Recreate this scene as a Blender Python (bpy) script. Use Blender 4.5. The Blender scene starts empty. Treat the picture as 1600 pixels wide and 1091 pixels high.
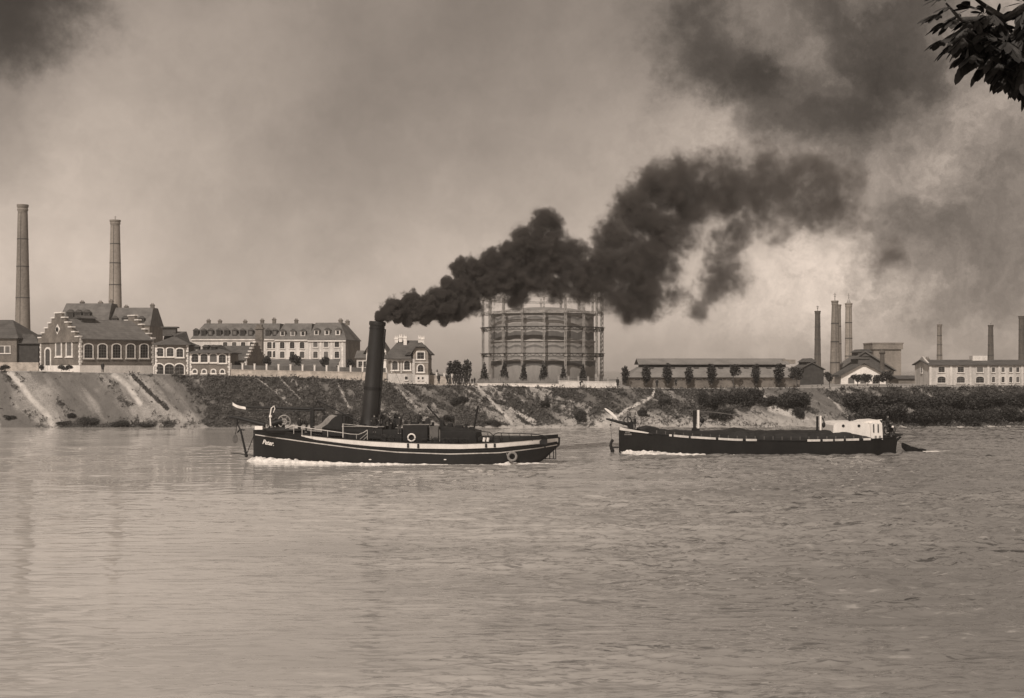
import bpy, bmesh, math, random
import numpy as np
from mathutils import Vector, Matrix, noise as mnoise
R = math.radians
rng = random.Random(7)
nrs = np.random.RandomState(11)
S = bpy.context.scene
C = S.collection

# ------------------------------------------------------------------ camera, light, exposure
CAMZ, HOR, F = 9.0, 578.0, 2000.0          # camera height over the river, horizon line, focal length (both in photo pixels)
cam_d = bpy.data.cameras.new('camera'); cam = bpy.data.objects.new('camera', cam_d); C.objects.link(cam)
cam.location = (0, 0, CAMZ); cam.rotation_euler = (R(90), 0, 0)
cam_d.sensor_width = 36; cam_d.lens = 45; cam_d.shift_y = 32.5 / 1600; cam_d.clip_start = 0.2; cam_d.clip_end = 6000
S.camera = cam
S.view_settings.view_transform = 'Standard'; S.view_settings.look = 'None'
S.view_settings.exposure = 0.4; S.view_settings.gamma = 1.0
SUN_EL, SUN_AZ = 44.0, 199.0               # azimuth clockwise from +Y: from behind the camera's left shoulder
sd = Vector((math.sin(R(SUN_AZ)) * math.cos(R(SUN_EL)), math.cos(R(SUN_AZ)) * math.cos(R(SUN_EL)), math.sin(R(SUN_EL))))
sun_d = bpy.data.lights.new('sun', 'SUN'); sun = bpy.data.objects.new('sun', sun_d); C.objects.link(sun)
sun_d.energy = 2.6; sun_d.angle = R(0.6); sun_d.color = (1.0, 0.9, 0.81)
sun.rotation_euler = sd.to_track_quat('Z', 'Y').to_euler(); sun.location = (-60, -60, 80)
S.cycles.volume_bounces = 1; S.cycles.max_bounces = 8; S.cycles.diffuse_bounces = 3; S.cycles.volume_max_steps = 512

def pxdir(px, py):
    return Vector(((px - 800) / F, 1.0, (HOR - py) / F)).normalized()

class NT:
    """small helper to write node trees"""
    def __init__(s, tree): s.t = tree; s.n = tree.nodes; s.l = tree.links
    def new(s, typ, **kw):
        n = s.n.new(typ)
        for k, v in kw.items(): setattr(n, k, v)
        return n
    def put(s, sock, v):
        if isinstance(v, bpy.types.NodeSocket): s.l.new(v, sock)
        elif v is not None: sock.default_value = v
    def math(s, op, a, b=None, c=None, clamp=False):
        n = s.new('ShaderNodeMath', operation=op, use_clamp=clamp)
        for i, v in enumerate((a, b, c)):
            if v is not None: s.put(n.inputs[i], v)
        return n.outputs[0]
    def vec(s, op, a, b=None, out=0):
        n = s.new('ShaderNodeVectorMath', operation=op)
        s.put(n.inputs[0], a)
        if b is not None: s.put(n.inputs[3 if op == 'SCALE' else 1], b)
        return n.outputs['Value' if out else 'Vector']
    def noise(s, vec, scale, detail=4, rough=0.55, dist=0.0, color=False):
        n = s.new('ShaderNodeTexNoise'); s.put(n.inputs['Vector'], vec)
        n.inputs['Scale'].default_value = scale; n.inputs['Detail'].default_value = detail
        n.inputs['Roughness'].default_value = rough; n.inputs['Distortion'].default_value = dist
        return n.outputs['Color' if color else 'Fac']
    def smooth(s, v, a, b, c=0.0, d=1.0, kind='SMOOTHSTEP'):
        n = s.new('ShaderNodeMapRange', interpolation_type=kind)
        s.put(n.inputs['Value'], v); s.put(n.inputs['From Min'], a); s.put(n.inputs['From Max'], b)
        s.put(n.inputs['To Min'], c); s.put(n.inputs['To Max'], d)
        return n.outputs['Result']
    def mix(s, f, a, b):
        n = s.new('ShaderNodeMix', data_type='RGBA'); s.put(n.inputs[0], f); s.put(n.inputs[6], a); s.put(n.inputs[7], b)
        return n.outputs[2]
    def mapping(s, vec, scale=(1, 1, 1), rot=(0, 0, 0), loc=(0, 0, 0)):
        n = s.new('ShaderNodeMapping'); s.put(n.inputs[0], vec)
        n.inputs['Scale'].default_value = scale; n.inputs['Rotation'].default_value = rot; n.inputs['Location'].default_value = loc
        return n.outputs[0]

# ------------------------------------------------------------------ sky: physical sky drained of colour by smoke haze, with drifting smoke in it
W = bpy.data.worlds.new('World'); S.world = W; W.use_nodes = True
nt = NT(W.node_tree); nt.n.clear()
sky = nt.new('ShaderNodeTexSky', sky_type='NISHITA'); sky.sun_disc = False
sky.sun_elevation = R(SUN_EL); sky.sun_rotation = R(SUN_AZ); sky.altitude = 260; sky.dust_density = 3.0
bw = nt.new('ShaderNodeRGBToBW'); nt.l.new(sky.outputs[0], bw.inputs[0])
tc = nt.new('ShaderNodeTexCoord').outputs['Generated']
dirn = nt.vec('NORMALIZE', tc)
warp = nt.vec('SCALE', nt.vec('SUBTRACT', nt.noise(dirn, 9.0, 7, 0.66, color=True), (0.5, 0.5, 0.5)), 0.15)
wd = nt.vec('NORMALIZE', nt.vec('ADD', dirn, warp))
def sky_blob(px, py, rad, soft, amt, prev, stretch=None):
    """darken (amt<0) or lighten (amt>0) a patch of sky around a direction"""
    d = pxdir(px, py)
    dist = nt.vec('DISTANCE', wd if stretch is None else nt.vec('MULTIPLY', wd, stretch), d if stretch is None else Vector([d[i] * stretch[i] for i in range(3)]), out=1)
    w = nt.smooth(dist, rad / F + soft / F, max(0.0, rad / F - soft / F), 0.0, amt)
    return nt.math('ADD', prev, w)
SKYBLOBS = [  # px, py, radius, softness, amount (log2)
    (10, -5, 85, 60, -2.3, None), (110, 20, 50, 45, -.5, None), (-60, 120, 110, 90, -0.5, None), (230, 190, 210, 180, 0.26, None), (120, 330, 300, 280, 0.12, None),
    (700, 60, 420, 330, -0.22, None), (560, 330, 260, 240, -0.1, None),
    (1110, 70, 75, 45, -1.4, None), (1150, 120, 55, 40, -0.7, None), (1200, 165, 65, 45, -1.35, None), (1290, 50, 120, 90, -0.95, None), (1400, 120, 100, 70, -1.35, None), (1290, 195, 60, 40, -0.9, None), (1080, 10, 70, 60, -0.5, None), (1455, 40, 70, 60, -0.6, None), (1270, 115, 50, 35, 0.9, None), (1175, 40, 45, 30, 0.7, None), (1370, 20, 40, 30, 0.5, None), (1490, 190, 70, 60, .3, None),
    (1400, 390, 75, 50, -1.1, None), (1390, 330, 40, 40, -0.5, None), (1460, 470, 80, 80, -0.3, None), (1610, 330, 120, 100, -1.3, None), (1590, 470, 90, 80, -0.4, None), (1500, 250, 80, 80, 0.15, None), (1600, 110, 70, 60, 0.35, None),
    (1130, 215, 55, 50, 0.3, None), (1480, 40, 60, 60, -0.3, None), (1200, 460, 190, 150, 0.2, None), (1560, 20, 40, 40, 0.3, None), (1540, 440, 120, 100, -0.25, None)]
acc = nt.smooth(nt.noise(dirn, 5.0, 6, 0.6), 0.25, 0.75, -0.28, 0.28)
fine = nt.smooth(nt.noise(nt.vec('ADD', dirn, warp), 14.0, 8, 0.7), 0.28, 0.72, -0.6, 0.6)
rightness = nt.smooth(nt.vec('DOT_PRODUCT', dirn, Vector((1, 0, 0)), out=1), 0.02, 0.32)
acc = nt.math('ADD', acc, nt.math('MULTIPLY', fine, nt.math('MULTIPLY_ADD', rightness, 0.85, 0.15)))
for b in SKYBLOBS: acc = sky_blob(b[0], b[1], b[2], b[3], b[4], acc)
# smoke veil thickens towards the zenith, the light gathers near the horizon
up = nt.vec('DOT_PRODUCT', dirn, Vector((0, 0, 1)), out=1)
acc = nt.math('ADD', acc, nt.smooth(up, 0.0, 0.22, 0.85, 0.0))
mod = nt.math('POWER', 2.0, acc)
# level the very bright Nishita horizon, keep its direction dependence
lev = nt.math('POWER', bw.outputs[0], 0.45)
val = nt.math('MULTIPLY', nt.math('MULTIPLY', lev, mod), 1.0)
tint = nt.new('ShaderNodeCombineColor')
for i, k in enumerate((1.0, 0.835, 0.705)): nt.l.new(nt.math('MULTIPLY', val, k), tint.inputs[i])
bg = nt.new('ShaderNodeBackground'); nt.l.new(tint.outputs[0], bg.inputs[0])
SKY_K = 0.15
bg.inputs[1].default_value = SKY_K
wo = nt.new('ShaderNodeOutputWorld'); nt.l.new(bg.outputs[0], wo.inputs[0])

# ------------------------------------------------------------------ materials
MATS = {}
def sep(g): return (g, g * 0.945, g * 0.885, 1.0)
def mat(name, g, rough=0.85, var=0.25, scale=1.5, bump=0.0, bscale=8.0, metal=0.0, spec=0.3, extra=None, streak=False, g2=None):
    """weathered monochrome surface: two scales of noise in the base colour, optional bump; extra = 'brick','tile','plank' """
    if name in MATS: return MATS[name]
    m = bpy.data.materials.new(name); m.use_nodes = True; t = NT(m.node_tree)
    p = t.n['Principled BSDF']; co = t.new('ShaderNodeTexCoord').outputs['Object']
    v = t.mapping(co, (1, 1, 0.25)) if streak else co
    n1 = t.noise(v, scale, 6, 0.62); n2 = t.noise(co, scale * 7, 3, 0.6)
    f = t.math('ADD', t.math('MULTIPLY', n1, 0.65), t.math('MULTIPLY', n2, 0.35))
    f = t.smooth(f, 0.32, 0.68, 0, 1)
    lo, hi = sep(g * (1 - var)), sep(min(0.9, (g2 or g * (1 + var))))
    col = t.mix(f, lo, hi)
    if extra:
        geo = t.new('ShaderNodeTexCoord').outputs['Object']
        sx = t.new('ShaderNodeSeparateXYZ'); t.put(sx.inputs[0], geo)
        if extra == 'brick':
            b = t.new('ShaderNodeTexBrick'); cx = t.new('ShaderNodeCombineXYZ')
            t.put(cx.inputs[0], t.math('ADD', sx.outputs[0], sx.outputs[1])); t.put(cx.inputs[1], sx.outputs[2])
            t.put(b.inputs['Vector'], cx.outputs[0]); b.inputs['Scale'].default_value = 1.0
            b.inputs['Brick Width'].default_value = 0.5; b.inputs['Row Height'].default_value = 0.17; b.inputs['Mortar Size'].default_value = 0.02
            b.inputs['Color1'].default_value = sep(0.85); b.inputs['Color2'].default_value = sep(1.0); b.inputs['Mortar'].default_value = sep(1.25)
            mm = t.new('ShaderNodeMix', data_type='RGBA', blend_type='MULTIPLY'); mm.inputs[0].default_value = 1
            t.put(mm.inputs[6], col); t.put(mm.inputs[7], b.outputs[0]); col = mm.outputs[2]
        else:
            k = {'tile': 2.6, 'plank': 5.0, 'seam': 1.2}[extra]
            src = {'tile': sx.outputs[2], 'plank': t.math('ADD', sx.outputs[0], sx.outputs[1]), 'seam': t.math('ADD', sx.outputs[0], sx.outputs[1])}[extra]
            w = t.math('FRACT', t.math('MULTIPLY', src, k))
            w = t.smooth(w, 0.0, 0.22, 0.72, 1.0)
            cc = t.new('ShaderNodeCombineColor')
            for i in range(3): t.put(cc.inputs[i], w)
            mm = t.new('ShaderNodeMix', data_type='RGBA', blend_type='MULTIPLY'); mm.inputs[0].default_value = 1
            t.put(mm.inputs[6], col); t.put(mm.inputs[7], cc.outputs[0]); col = mm.outputs[2]
    if name == 'window_glass':
        oi = t.new('ShaderNodeObjectInfo').outputs['Random']; col = t.mix(t.smooth(oi, 0.45, 1.0), sep(0.018), sep(0.14))
    t.put(p.inputs['Base Color'], col)
    p.inputs['Roughness'].default_value = rough; p.inputs['Metallic'].default_value = metal
    p.inputs['Specular IOR Level'].default_value = spec
    if bump:
        b = t.new('ShaderNodeBump'); b.inputs['Strength'].default_value = bump; b.inputs['Distance'].default_value = 0.05
        t.put(b.inputs['Height'], t.noise(co, bscale, 5, 0.65)); t.l.new(b.outputs[0], p.inputs['Normal'])
    MATS[name] = m
    return m

M = dict(
    brick=mat('brick_dark', 0.15, var=0.36, scale=0.5, extra='brick', bump=0.2),
    brickl=mat('brick_light', 0.22, var=0.32, scale=0.5, extra='brick', bump=0.2),
    plaster=mat('pale_plaster', 0.56, var=0.26, scale=0.6, streak=True),
    plaster2=mat('greyed_plaster', 0.45, var=0.32, scale=0.6, streak=True),
    stone=mat('white_stone', 0.64, var=0.28, scale=1.2, bump=0.2),
    wallstone=mat('low_wall_stone', 0.38, var=0.34, scale=1.0, bump=0.3, extra='brick'),
    roof=mat('clay_tile_roof', 0.125, var=0.3, scale=0.7, extra='tile', bump=0.2),
    roofd=mat('dark_tile_roof', 0.085, var=0.3, scale=0.6, extra='tile', bump=0.2),
    roofl=mat('sheet_roof', 0.19, var=0.22, scale=0.4, extra='seam'),
    sash=mat('sash_paint', 0.12),
    glass=mat('window_glass', 0.04, rough=0.25, var=0.5, scale=1.0, spec=0.5),
    dark=mat('dark_timber', 0.05, var=0.35, scale=1.5, extra='plank'),
    fence=mat('fence_timber', 0.10, var=0.3, scale=1.0, extra='plank'),
    chim=mat('chimney_brick', 0.20, var=0.28, scale=0.28, extra='brick', streak=True),
    chiml=mat('chimney_pale_brick', 0.28, var=0.22, scale=0.28, extra='brick', streak=True),
    chimd=mat('chimney_sooty_brick', 0.10, var=0.35, scale=0.3, extra='brick', streak=True),
    steel=mat('painted_steel', 0.30, rough=0.6, var=0.35, scale=1.0),
    steeld=mat('dark_steel', 0.07, rough=0.6, var=0.35, scale=1.0),
    hull=mat('black_hull_paint', 0.008, rough=0.55, var=0.5, scale=0.6, spec=0.35, streak=True, bump=0.15, bscale=2.0),
    bargehull=mat('tarred_hull', 0.009, rough=0.65, var=0.45, scale=0.5, spec=0.25, streak=True, bump=0.25, bscale=2.0),
    black=mat('black_iron', 0.009, rough=0.6, var=0.5, scale=2.0),
    funnel=mat('sooty_funnel_paint', 0.013, rough=0.5, var=0.45, scale=1.2, spec=0.4, streak=True, bump=0.1, bscale=3.0),
    wpaint=mat('white_boat_paint', 0.68, rough=0.5, var=0.12, scale=1.2, streak=True),
    wpaint2=mat('bright_boat_paint', 0.74, rough=0.5, var=0.1, scale=1.2, streak=True),
    canvas=mat('grey_canvas', 0.2, rough=0.9, var=0.3, scale=1.5),
    deck=mat('tarred_deck', 0.025, rough=0.85, var=0.4, scale=1.0, extra='plank'),
    tarp=mat('tarred_tarpaulin', 0.013, rough=0.7, var=0.5, scale=1.2, bump=0.6, bscale=1.5),
    rope=mat('rope_fibre', 0.2, var=0.3, scale=4),
    bark=mat('bark', 0.07, var=0.4, scale=4, bump=0.5),
    leaf=mat('leaves', 0.035, rough=0.7, var=0.55, scale=0.9, g2=0.065),
    leaf2=mat('pale_leaves', 0.075, rough=0.7, var=0.5, scale=0.9, g2=0.12),
    nleaf=mat('near_leaves', 0.025, rough=0.6, var=0.5, scale=3.0, g2=0.055, spec=0.25),
    skin=mat('skin', 0.32, rough=0.6, var=0.08, scale=3),
    cloth=mat('dark_wool', 0.022, var=0.3, scale=5),
    cloth2=mat('grey_wool', 0.06, var=0.3, scale=5),
    clothw=mat('white_linen', 0.5, var=0.15, scale=5),
    lime=mat('limewashed_wall', 0.70, var=0.2, scale=0.5, streak=True, bump=0.1),
)

# ------------------------------------------------------------------ object helpers
def link(o, parent=None, loc=None, rz=None):
    C.objects.link(o)
    if parent is not None: o.parent = parent
    if loc is not None: o.location = loc
    if rz is not None: o.rotation_euler = (0, 0, rz)
    return o
def tag(o, label=None, cat=None, group=None, kind=None):
    if label: o['label'] = label
    if cat: o['category'] = cat
    if group: o['group'] = group
    if kind: o['kind'] = kind
    return o
def empty(name, loc, rz=0.0, label=None, cat=None, group=None):
    o = bpy.data.objects.new(name, None); o.empty_display_size = 0.3
    link(o, None, loc, rz); return tag(o, label, cat, group)
def copy_tree(o, parent=None):
    c = o.copy(); C.objects.link(c)
    if parent is not None: c.parent = parent
    for ch in list(o.children): copy_tree(ch, c)
    return c

class MB:
    def __init__(s): s.v = []; s.f = []
    def add(s, vs, fs):
        k = len(s.v); s.v.extend([tuple(a) for a in vs]); s.f.extend([tuple(i + k for i in f) for f in fs]); return s
    def box(s, x0, x1, y0, y1, z0, z1):
        if x0 > x1: x0, x1 = x1, x0
        if y0 > y1: y0, y1 = y1, y0
        if z0 > z1: z0, z1 = z1, z0
        return s.add([(x0, y0, z0), (x1, y0, z0), (x1, y1, z0), (x0, y1, z0), (x0, y0, z1), (x1, y0, z1), (x1, y1, z1), (x0, y1, z1)],
                     [(3, 2, 1, 0), (4, 5, 6, 7), (0, 1, 5, 4), (1, 2, 6, 5), (2, 3, 7, 6), (3, 0, 4, 7)])
    def prism(s, poly, axis, a, b):
        """polygon extruded along axis 'x' or 'y' or 'z'; poly is a list of the two other coordinates"""
        n = len(poly)
        def P(q, w): return {'x': (w, q[0], q[1]), 'y': (q[0], w, q[1]), 'z': (q[0], q[1], w)}[axis]
        return s.add([P(q, a) for q in poly] + [P(q, b) for q in poly],
                     [tuple(range(n))[::-1], tuple(range(n, 2 * n))] + [(i, (i + 1) % n, n + (i + 1) % n, n + i) for i in range(n)])
    def tube(s, pts, r, n=8, cap=True):
        pts = [Vector(p) for p in pts]; rs = r if isinstance(r, (list, tuple)) else [r] * len(pts)
        k = len(s.v); prev = None
        for i, p in enumerate(pts):
            d = (pts[min(i + 1, len(pts) - 1)] - pts[max(i - 1, 0)]).normalized()
            if prev is None:
                a = d.cross(Vector((0, 0, 1)))
                if a.length < 1e-3: a = d.cross(Vector((0, 1, 0)))
            else: a = prev - d * prev.dot(d)
            a.normalize(); prev = a; b = d.cross(a)
            for j in range(n):
                t = 2 * math.pi * j / n
                s.v.append(tuple(p + (a * math.cos(t) + b * math.sin(t)) * rs[i]))
        for i in range(len(pts) - 1):
            for j in range(n):
                s.f.append((k + i * n + j, k + i * n + (j + 1) % n, k + (i + 1) * n + (j + 1) % n, k + (i + 1) * n + j))
        if cap:
            s.f.append(tuple(k + j for j in range(n))[::-1]); s.f.append(tuple(k + (len(pts) - 1) * n + j for j in range(n)))
        return s
    def lathe(s, prof, n=24, cx=0, cy=0, cap=True):
        k = len(s.v)
        for r, z in prof:
            for j in range(n):
                t = 2 * math.pi * j / n; s.v.append((cx + r * math.cos(t), cy + r * math.sin(t), z))
        for i in range(len(prof) - 1):
            for j in range(n): s.f.append((k + i * n + j, k + i * n + (j + 1) % n, k + (i + 1) * n + (j + 1) % n, k + (i + 1) * n + j))
        if cap:
            s.f.append(tuple(k + j for j in range(n))[::-1]); s.f.append(tuple(k + (len(prof) - 1) * n + j for j in range(n)))
        return s
    def torus(s, c, R0, r, nrm='y', n=20, m=8, a0=0, a1=2 * math.pi):
        full = abs(a1 - a0 - 2 * math.pi) < 1e-6
        pts = []
        for i in range(n + (0 if full else 1)):
            t = a0 + (a1 - a0) * i / n
            q = {'y': (c[0] + R0 * math.cos(t), c[1], c[2] + R0 * math.sin(t)), 'x': (c[0], c[1] + R0 * math.cos(t), c[2] + R0 * math.sin(t)), 'z': (c[0] + R0 * math.cos(t), c[1] + R0 * math.sin(t), c[2])}[nrm]
            pts.append(q)
        if full: pts += pts[:2]
        return s.tube(pts, r, m, cap=not full)
    def ico(s, c, r, sub=2, sq=(1, 1, 1), jit=0.0, seed=0):
        bm = bmesh.new(); bmesh.ops.create_icosphere(bm, subdivisions=sub, radius=1.0)
        vs = []
        for v in bm.verts:
            q = v.co.copy()
            if jit: q *= 1 + jit * mnoise.noise(q * 1.7 + Vector((seed * 3.1, seed, 0)))
            vs.append((c[0] + q.x * r * sq[0], c[1] + q.y * r * sq[1], c[2] + q.z * r * sq[2]))
        s.add(vs, [[w.index for w in f.verts] for f in bm.faces]); bm.free(); return s
    def mesh(s, name, m, smooth=False, bevel=0):
        me = bpy.data.meshes.new(name); me.from_pydata(s.v, [], s.f); me.materials.append(m); me.validate(); me.update()
        bm = bmesh.new(); bm.from_mesh(me); bmesh.ops.recalc_face_normals(bm, faces=bm.faces)
        if bevel: bmesh.ops.bevel(bm, geom=list(bm.edges), offset=bevel, segments=1, affect='EDGES', clamp_overlap=True)
        bm.to_mesh(me); bm.free()
        if smooth:
            for p in me.polygons: p.use_smooth = True
            try: me.set_sharp_from_angle(angle=R(40))
            except Exception: pass
        return me
    def build(s, name, m, parent=None, smooth=False, loc=None, bevel=0):
        return link(bpy.data.objects.new(name, s.mesh(name, m, smooth, bevel)), parent, loc)

class Frame:
    """a local frame on the ground: x to the photo's right (turned by ang), y away from the camera, z up; converts photo pixels"""
    def __init__(s, px, Y, ang=0.0, z0=0.0, X=None):
        s.ox = (px - 800) * Y / F if X is None else X; s.oy = Y; s.z0 = z0; s.c = math.cos(ang); s.s = math.sin(ang); s.ang = ang
    def x(s, px, yl=0.0):
        u = (px - 800) / F
        return (u * (s.oy + yl * s.c) - s.ox + yl * s.s) / (s.c - u * s.s)
    def yside(s, px, xl=0.0):
        """depth along a side face (local x = xl) where the photo column px falls"""
        u = (px - 800) / F
        return (s.ox + xl * s.c - u * (s.oy + xl * s.s)) / (s.s + u * s.c)
    def Y(s, xl, yl=0.0): return s.oy + xl * s.s + yl * s.c
    def z(s, py, xl=0.0, yl=0.0): return CAMZ + (HOR - py) * s.Y(xl, yl) / F - s.z0
    def p(s, px, py, yl=0.0):
        x = s.x(px, yl); return (x, yl, s.z(py, x, yl))
    @property
    def origin(s): return (s.ox, s.oy, s.z0)
# ------------------------------------------------------------------ terrain: far bank with its slope, near bank, water
def lerp_tab(tab, x): return np.interp(x, [a for a, b in tab], [b for a, b in tab])
TOP_PX = [(-900, 578), (0, 580), (130, 582), (250, 585), (360, 588), (500, 591), (600, 597), (640, 602), (760, 603), (873, 606), (965, 607), (1100, 608), (1270, 606), (1430, 604), (1600, 605), (2500, 606)]
YT, YS = 211.5, 200.0
def top_z(X):
    px = 800 + np.asarray(X) * F / YT
    return CAMZ + (HOR - lerp_tab(TOP_PX, px)) * YT / F
def ground_z(X, Y):
    return float(top_z(X))

# value noise on a grid, numpy (smooth, tileable-free)
_perm = nrs.rand(256, 256)
def vnoise(x, y):
    xi = np.floor(x).astype(int); yi = np.floor(y).astype(int); fx = x - xi; fy = y - yi
    fx = fx * fx * (3 - 2 * fx); fy = fy * fy * (3 - 2 * fy)
    g = lambda a, b: _perm[a % 256, b % 256]
    return (g(xi, yi) * (1 - fx) + g(xi + 1, yi) * fx) * (1 - fy) + (g(xi, yi + 1) * (1 - fx) + g(xi + 1, yi + 1) * fx) * fy
def fbm(x, y, o=5, gain=0.5):
    a, t, n = 1.0, 0.0, 0.0
    for i in range(o):
        t = t + a * vnoise(x * 2 ** i + 17.3 * i, y * 2 ** i + 5.1 * i); n += a; a *= gain
    return t / n
def sstep(a, b, x):
    t = np.clip((x - a) / (b - a), 0, 1); return t * t * (3 - 2 * t)

def seg_dist(px, py, pts):
    d = np.full(px.shape, 1e9)
    for (ax, ay), (bx, by) in zip(pts[:-1], pts[1:]):
        vx, vy = bx - ax, by - ay; t = np.clip(((px - ax) * vx + (py - ay) * vy) / (vx * vx + vy * vy), 0, 1)
        d = np.minimum(d, np.hypot(px - ax - t * vx, py - ay - t * vy))
    return d

# slope surface: X along the river, t = 0 at the water, 1 at the top edge
NX, NTT = 1500, 96
Xs = np.linspace(-125, 125, NX); Ts = np.linspace(0, 1, NTT)
XX, TT = np.meshgrid(Xs, Ts)
tz = top_z(XX)
prof = np.interp(TT, [0, 0.08, 0.2, 0.9, 1.0], [-0.06, 0.02, 0.12, 0.955, 1.0])
yprof = np.interp(TT, [0, 0.08, 0.2, 0.9, 1.0], [-0.08, 0.04, 0.2, 0.92, 1.0])
ZZ = tz * prof; YY = YS + (YT - YS) * yprof
# photo coordinates of every slope point (used only to lay the paths and patches of cover where the bank has them)
PX = 800 + XX * F / YY; PY = HOR + (CAMZ - ZZ) * F / YY
# gullies run down the slope slantwise
sl = XX - (1 - TT) * 11.0
g1 = fbm(sl * 0.32, TT * 1.4 + XX * 0.02, 4); g2 = fbm(sl * 1.1 + 40, TT * 5, 4); g3 = fbm(XX * 1.7, TT * 16, 3)
amp = np.clip(TT * 6, 0, 1) * np.clip((1 - TT) * 12, 0.0, 1)
rough_r = sstep(215, 330, PX)
h = ((g1 - 0.5) * 2.0 + (g2 - 0.5) * 0.9 + (g3 - 0.5) * 0.5) * amp * (0.35 + 0.65 * rough_r)
ZZ = ZZ + h * 0.55; YY = YY - h * 0.75 + (fbm(XX * 0.12, XX * 0 + 3, 3) - 0.5) * 2.4 * (1 - TT) ** 2
# cover: 0 = pale gravel, 1 = dark scrub
nv = fbm(sl * 0.5, TT * 3.0 + XX * 0.03, 5, 0.6); nf = fbm(XX * 1.6, TT * 14, 4, 0.6); nm = fbm(XX * 0.22 + 9, TT * 2.5, 3)
veg = 0.52 * nv + 0.26 * nf + 0.22 * nm
bias = lerp_tab([(-200, -0.13), (180, -0.11), (235, -0.11), (330, 0.15), (480, 0.13), (560, 0.11), (640, 0.05), (760, 0.04), (900, 0.07), (1000, 0.03), (1060, 0.09), (1180, 0.06), (1260, -0.02), (1330, 0.06), (1500, 0.10), (1800, 0.1)], PX - (1 - TT) * 85 * sstep(1.0, 0.0, np.abs(PX - 260) / 260))
veg = sstep(0.40, 0.60, veg + bias)
# lower slope of the middle reach is bare and bright
bare = sstep(0.50, 0.18, TT) * sstep(820, 900, PX) * sstep(1330, 1260, PX) * sstep(0.35, 0.6, nf + 0.15)
veg = veg * (1 - 0.75 * bare)
beach = sstep(0.16, 0.06, TT); veg = veg * (1 - 0.85 * beach * sstep(300, 420, PX))
# scrub along the foot of the smooth left bank
foot = sstep(0.30, 0.12, TT) * sstep(70, 110, PX) * sstep(330, 250, PX) * sstep(0.42, 0.55, fbm(XX * 0.5 + 3, TT * 4 + 8, 3))
veg = np.maximum(veg, foot)
def path(pts, w, strength=1.0):
    global veg, bright
    d = seg_dist(PX, PY, pts) + (nf - 0.5) * w * 1.2
    k = sstep(w * 1.3, w * 0.4, d) * strength * (0.45 + 0.55 * sstep(.35, .55, nf * .6 + nv * .4))
    veg = veg * (1 - k); bright = np.maximum(bright, k)
bright = np.zeros_like(veg)
path([(14, 582), (28, 596), (48, 622), (78, 652), (82, 664)], 5)
path([(178, 586), (200, 603), (218, 630)], 4.5)
path([(206, 586), (240, 622), (290, 660)], 9, 0.45)
path([(395, 586), (430, 612), (462, 640)], 1.6, 0.7); path([(437, 590), (480, 634)], 1.6, 0.7); path([(528, 598), (545, 636)], 2.4, 0.7)
path([(745, 603), (772, 632), (800, 662)], 3, 0.9); path([(797, 640), (835, 660)], 4, 0.8); path([(618, 607), (655, 640)], 3, 0.7)
path([(1024, 606), (1018, 622), (985, 636), (960, 652), (930, 664)], 2.6, 0.95)
path([(1185, 612), (1205, 640), (1260, 655), (1330, 664)], 6, 0.8); path([(1296, 618), (1325, 652)], 2.2, 0.7); path([(960, 652), (940, 662)], 8, 0.7)
bright = np.maximum(bright, np.maximum(bare * .55, beach * .6 * sstep(330, 430, PX)) * (0.4 + 0.8 * nf))
dk = sstep(4.0, 1.5, seg_dist(PX, PY, [(208, 587), (232, 612), (262, 640)]) + (nf - 0.5) * 3); veg = np.maximum(veg, dk)

def grid_mesh(name, VX, VY, VZ, m, attrs=None, smooth=True):
    ny, nx = VX.shape; co = np.stack([VX, VY, VZ], -1).reshape(-1, 3).astype(np.float32)
    i = np.arange(ny - 1)[:, None] * nx + np.arange(nx - 1)[None, :]
    q = np.stack([i, i + 1, i + nx + 1, i + nx], -1).reshape(-1, 4)
    me = bpy.data.meshes.new(name); me.vertices.add(len(co)); me.vertices.foreach_set('co', co.ravel())
    me.loops.add(q.size); me.loops.foreach_set('vertex_index', q.ravel().astype(np.int32))
    me.polygons.add(len(q)); me.polygons.foreach_set('loop_start', np.arange(0, q.size, 4, dtype=np.int32))
    me.update(calc_edges=True); me.validate()
    for k, a in (attrs or {}).items():
        at = me.attributes.new(k, 'FLOAT', 'POINT'); at.data.foreach_set('value', a.ravel().astype(np.float32))
    if smooth: me.polygons.foreach_set('use_smooth', np.ones(len(me.polygons), bool))
    me.materials.append(m); return me

# the top edge joins a plateau that runs to the horizon
def plateau_rows():
    ys = [YT + 0.8, YT + 3, YT + 8, YT + 20, 260, 320, 420, 600, 900, 1500, 2600]
    X2 = np.linspace(-125, 125, NX)
    rows = []
    for y in ys:
        k = 1 + max(0, y - 260) / 130.0
        z = top_z(X2) + (vnoise(X2 * 0.2, np.full_like(X2, y * 0.3)) - 0.5) * 0.12
        rows.append((X2 * k, np.full_like(X2, y), z))
    return rows
pr = plateau_rows()
GX = np.vstack([XX] + [r[0][None] for r in pr]); GY = np.vstack([YY] + [r[1][None] for r in pr]); GZ = np.vstack([ZZ] + [r[2][None] for r in pr])
vegp = np.vstack([veg] + [np.clip(fbm(r[0] * 0.3, r[1] * 0.1, 3) * 1.6 - 0.55, 0, 1)[None] * (0.0 if i < 2 else 0.6) for i, r in enumerate(pr)])
brp = np.vstack([bright] + [np.full((1, NX), 0.8 if i < 2 else 0.1) for i, r in enumerate(pr)])

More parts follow.
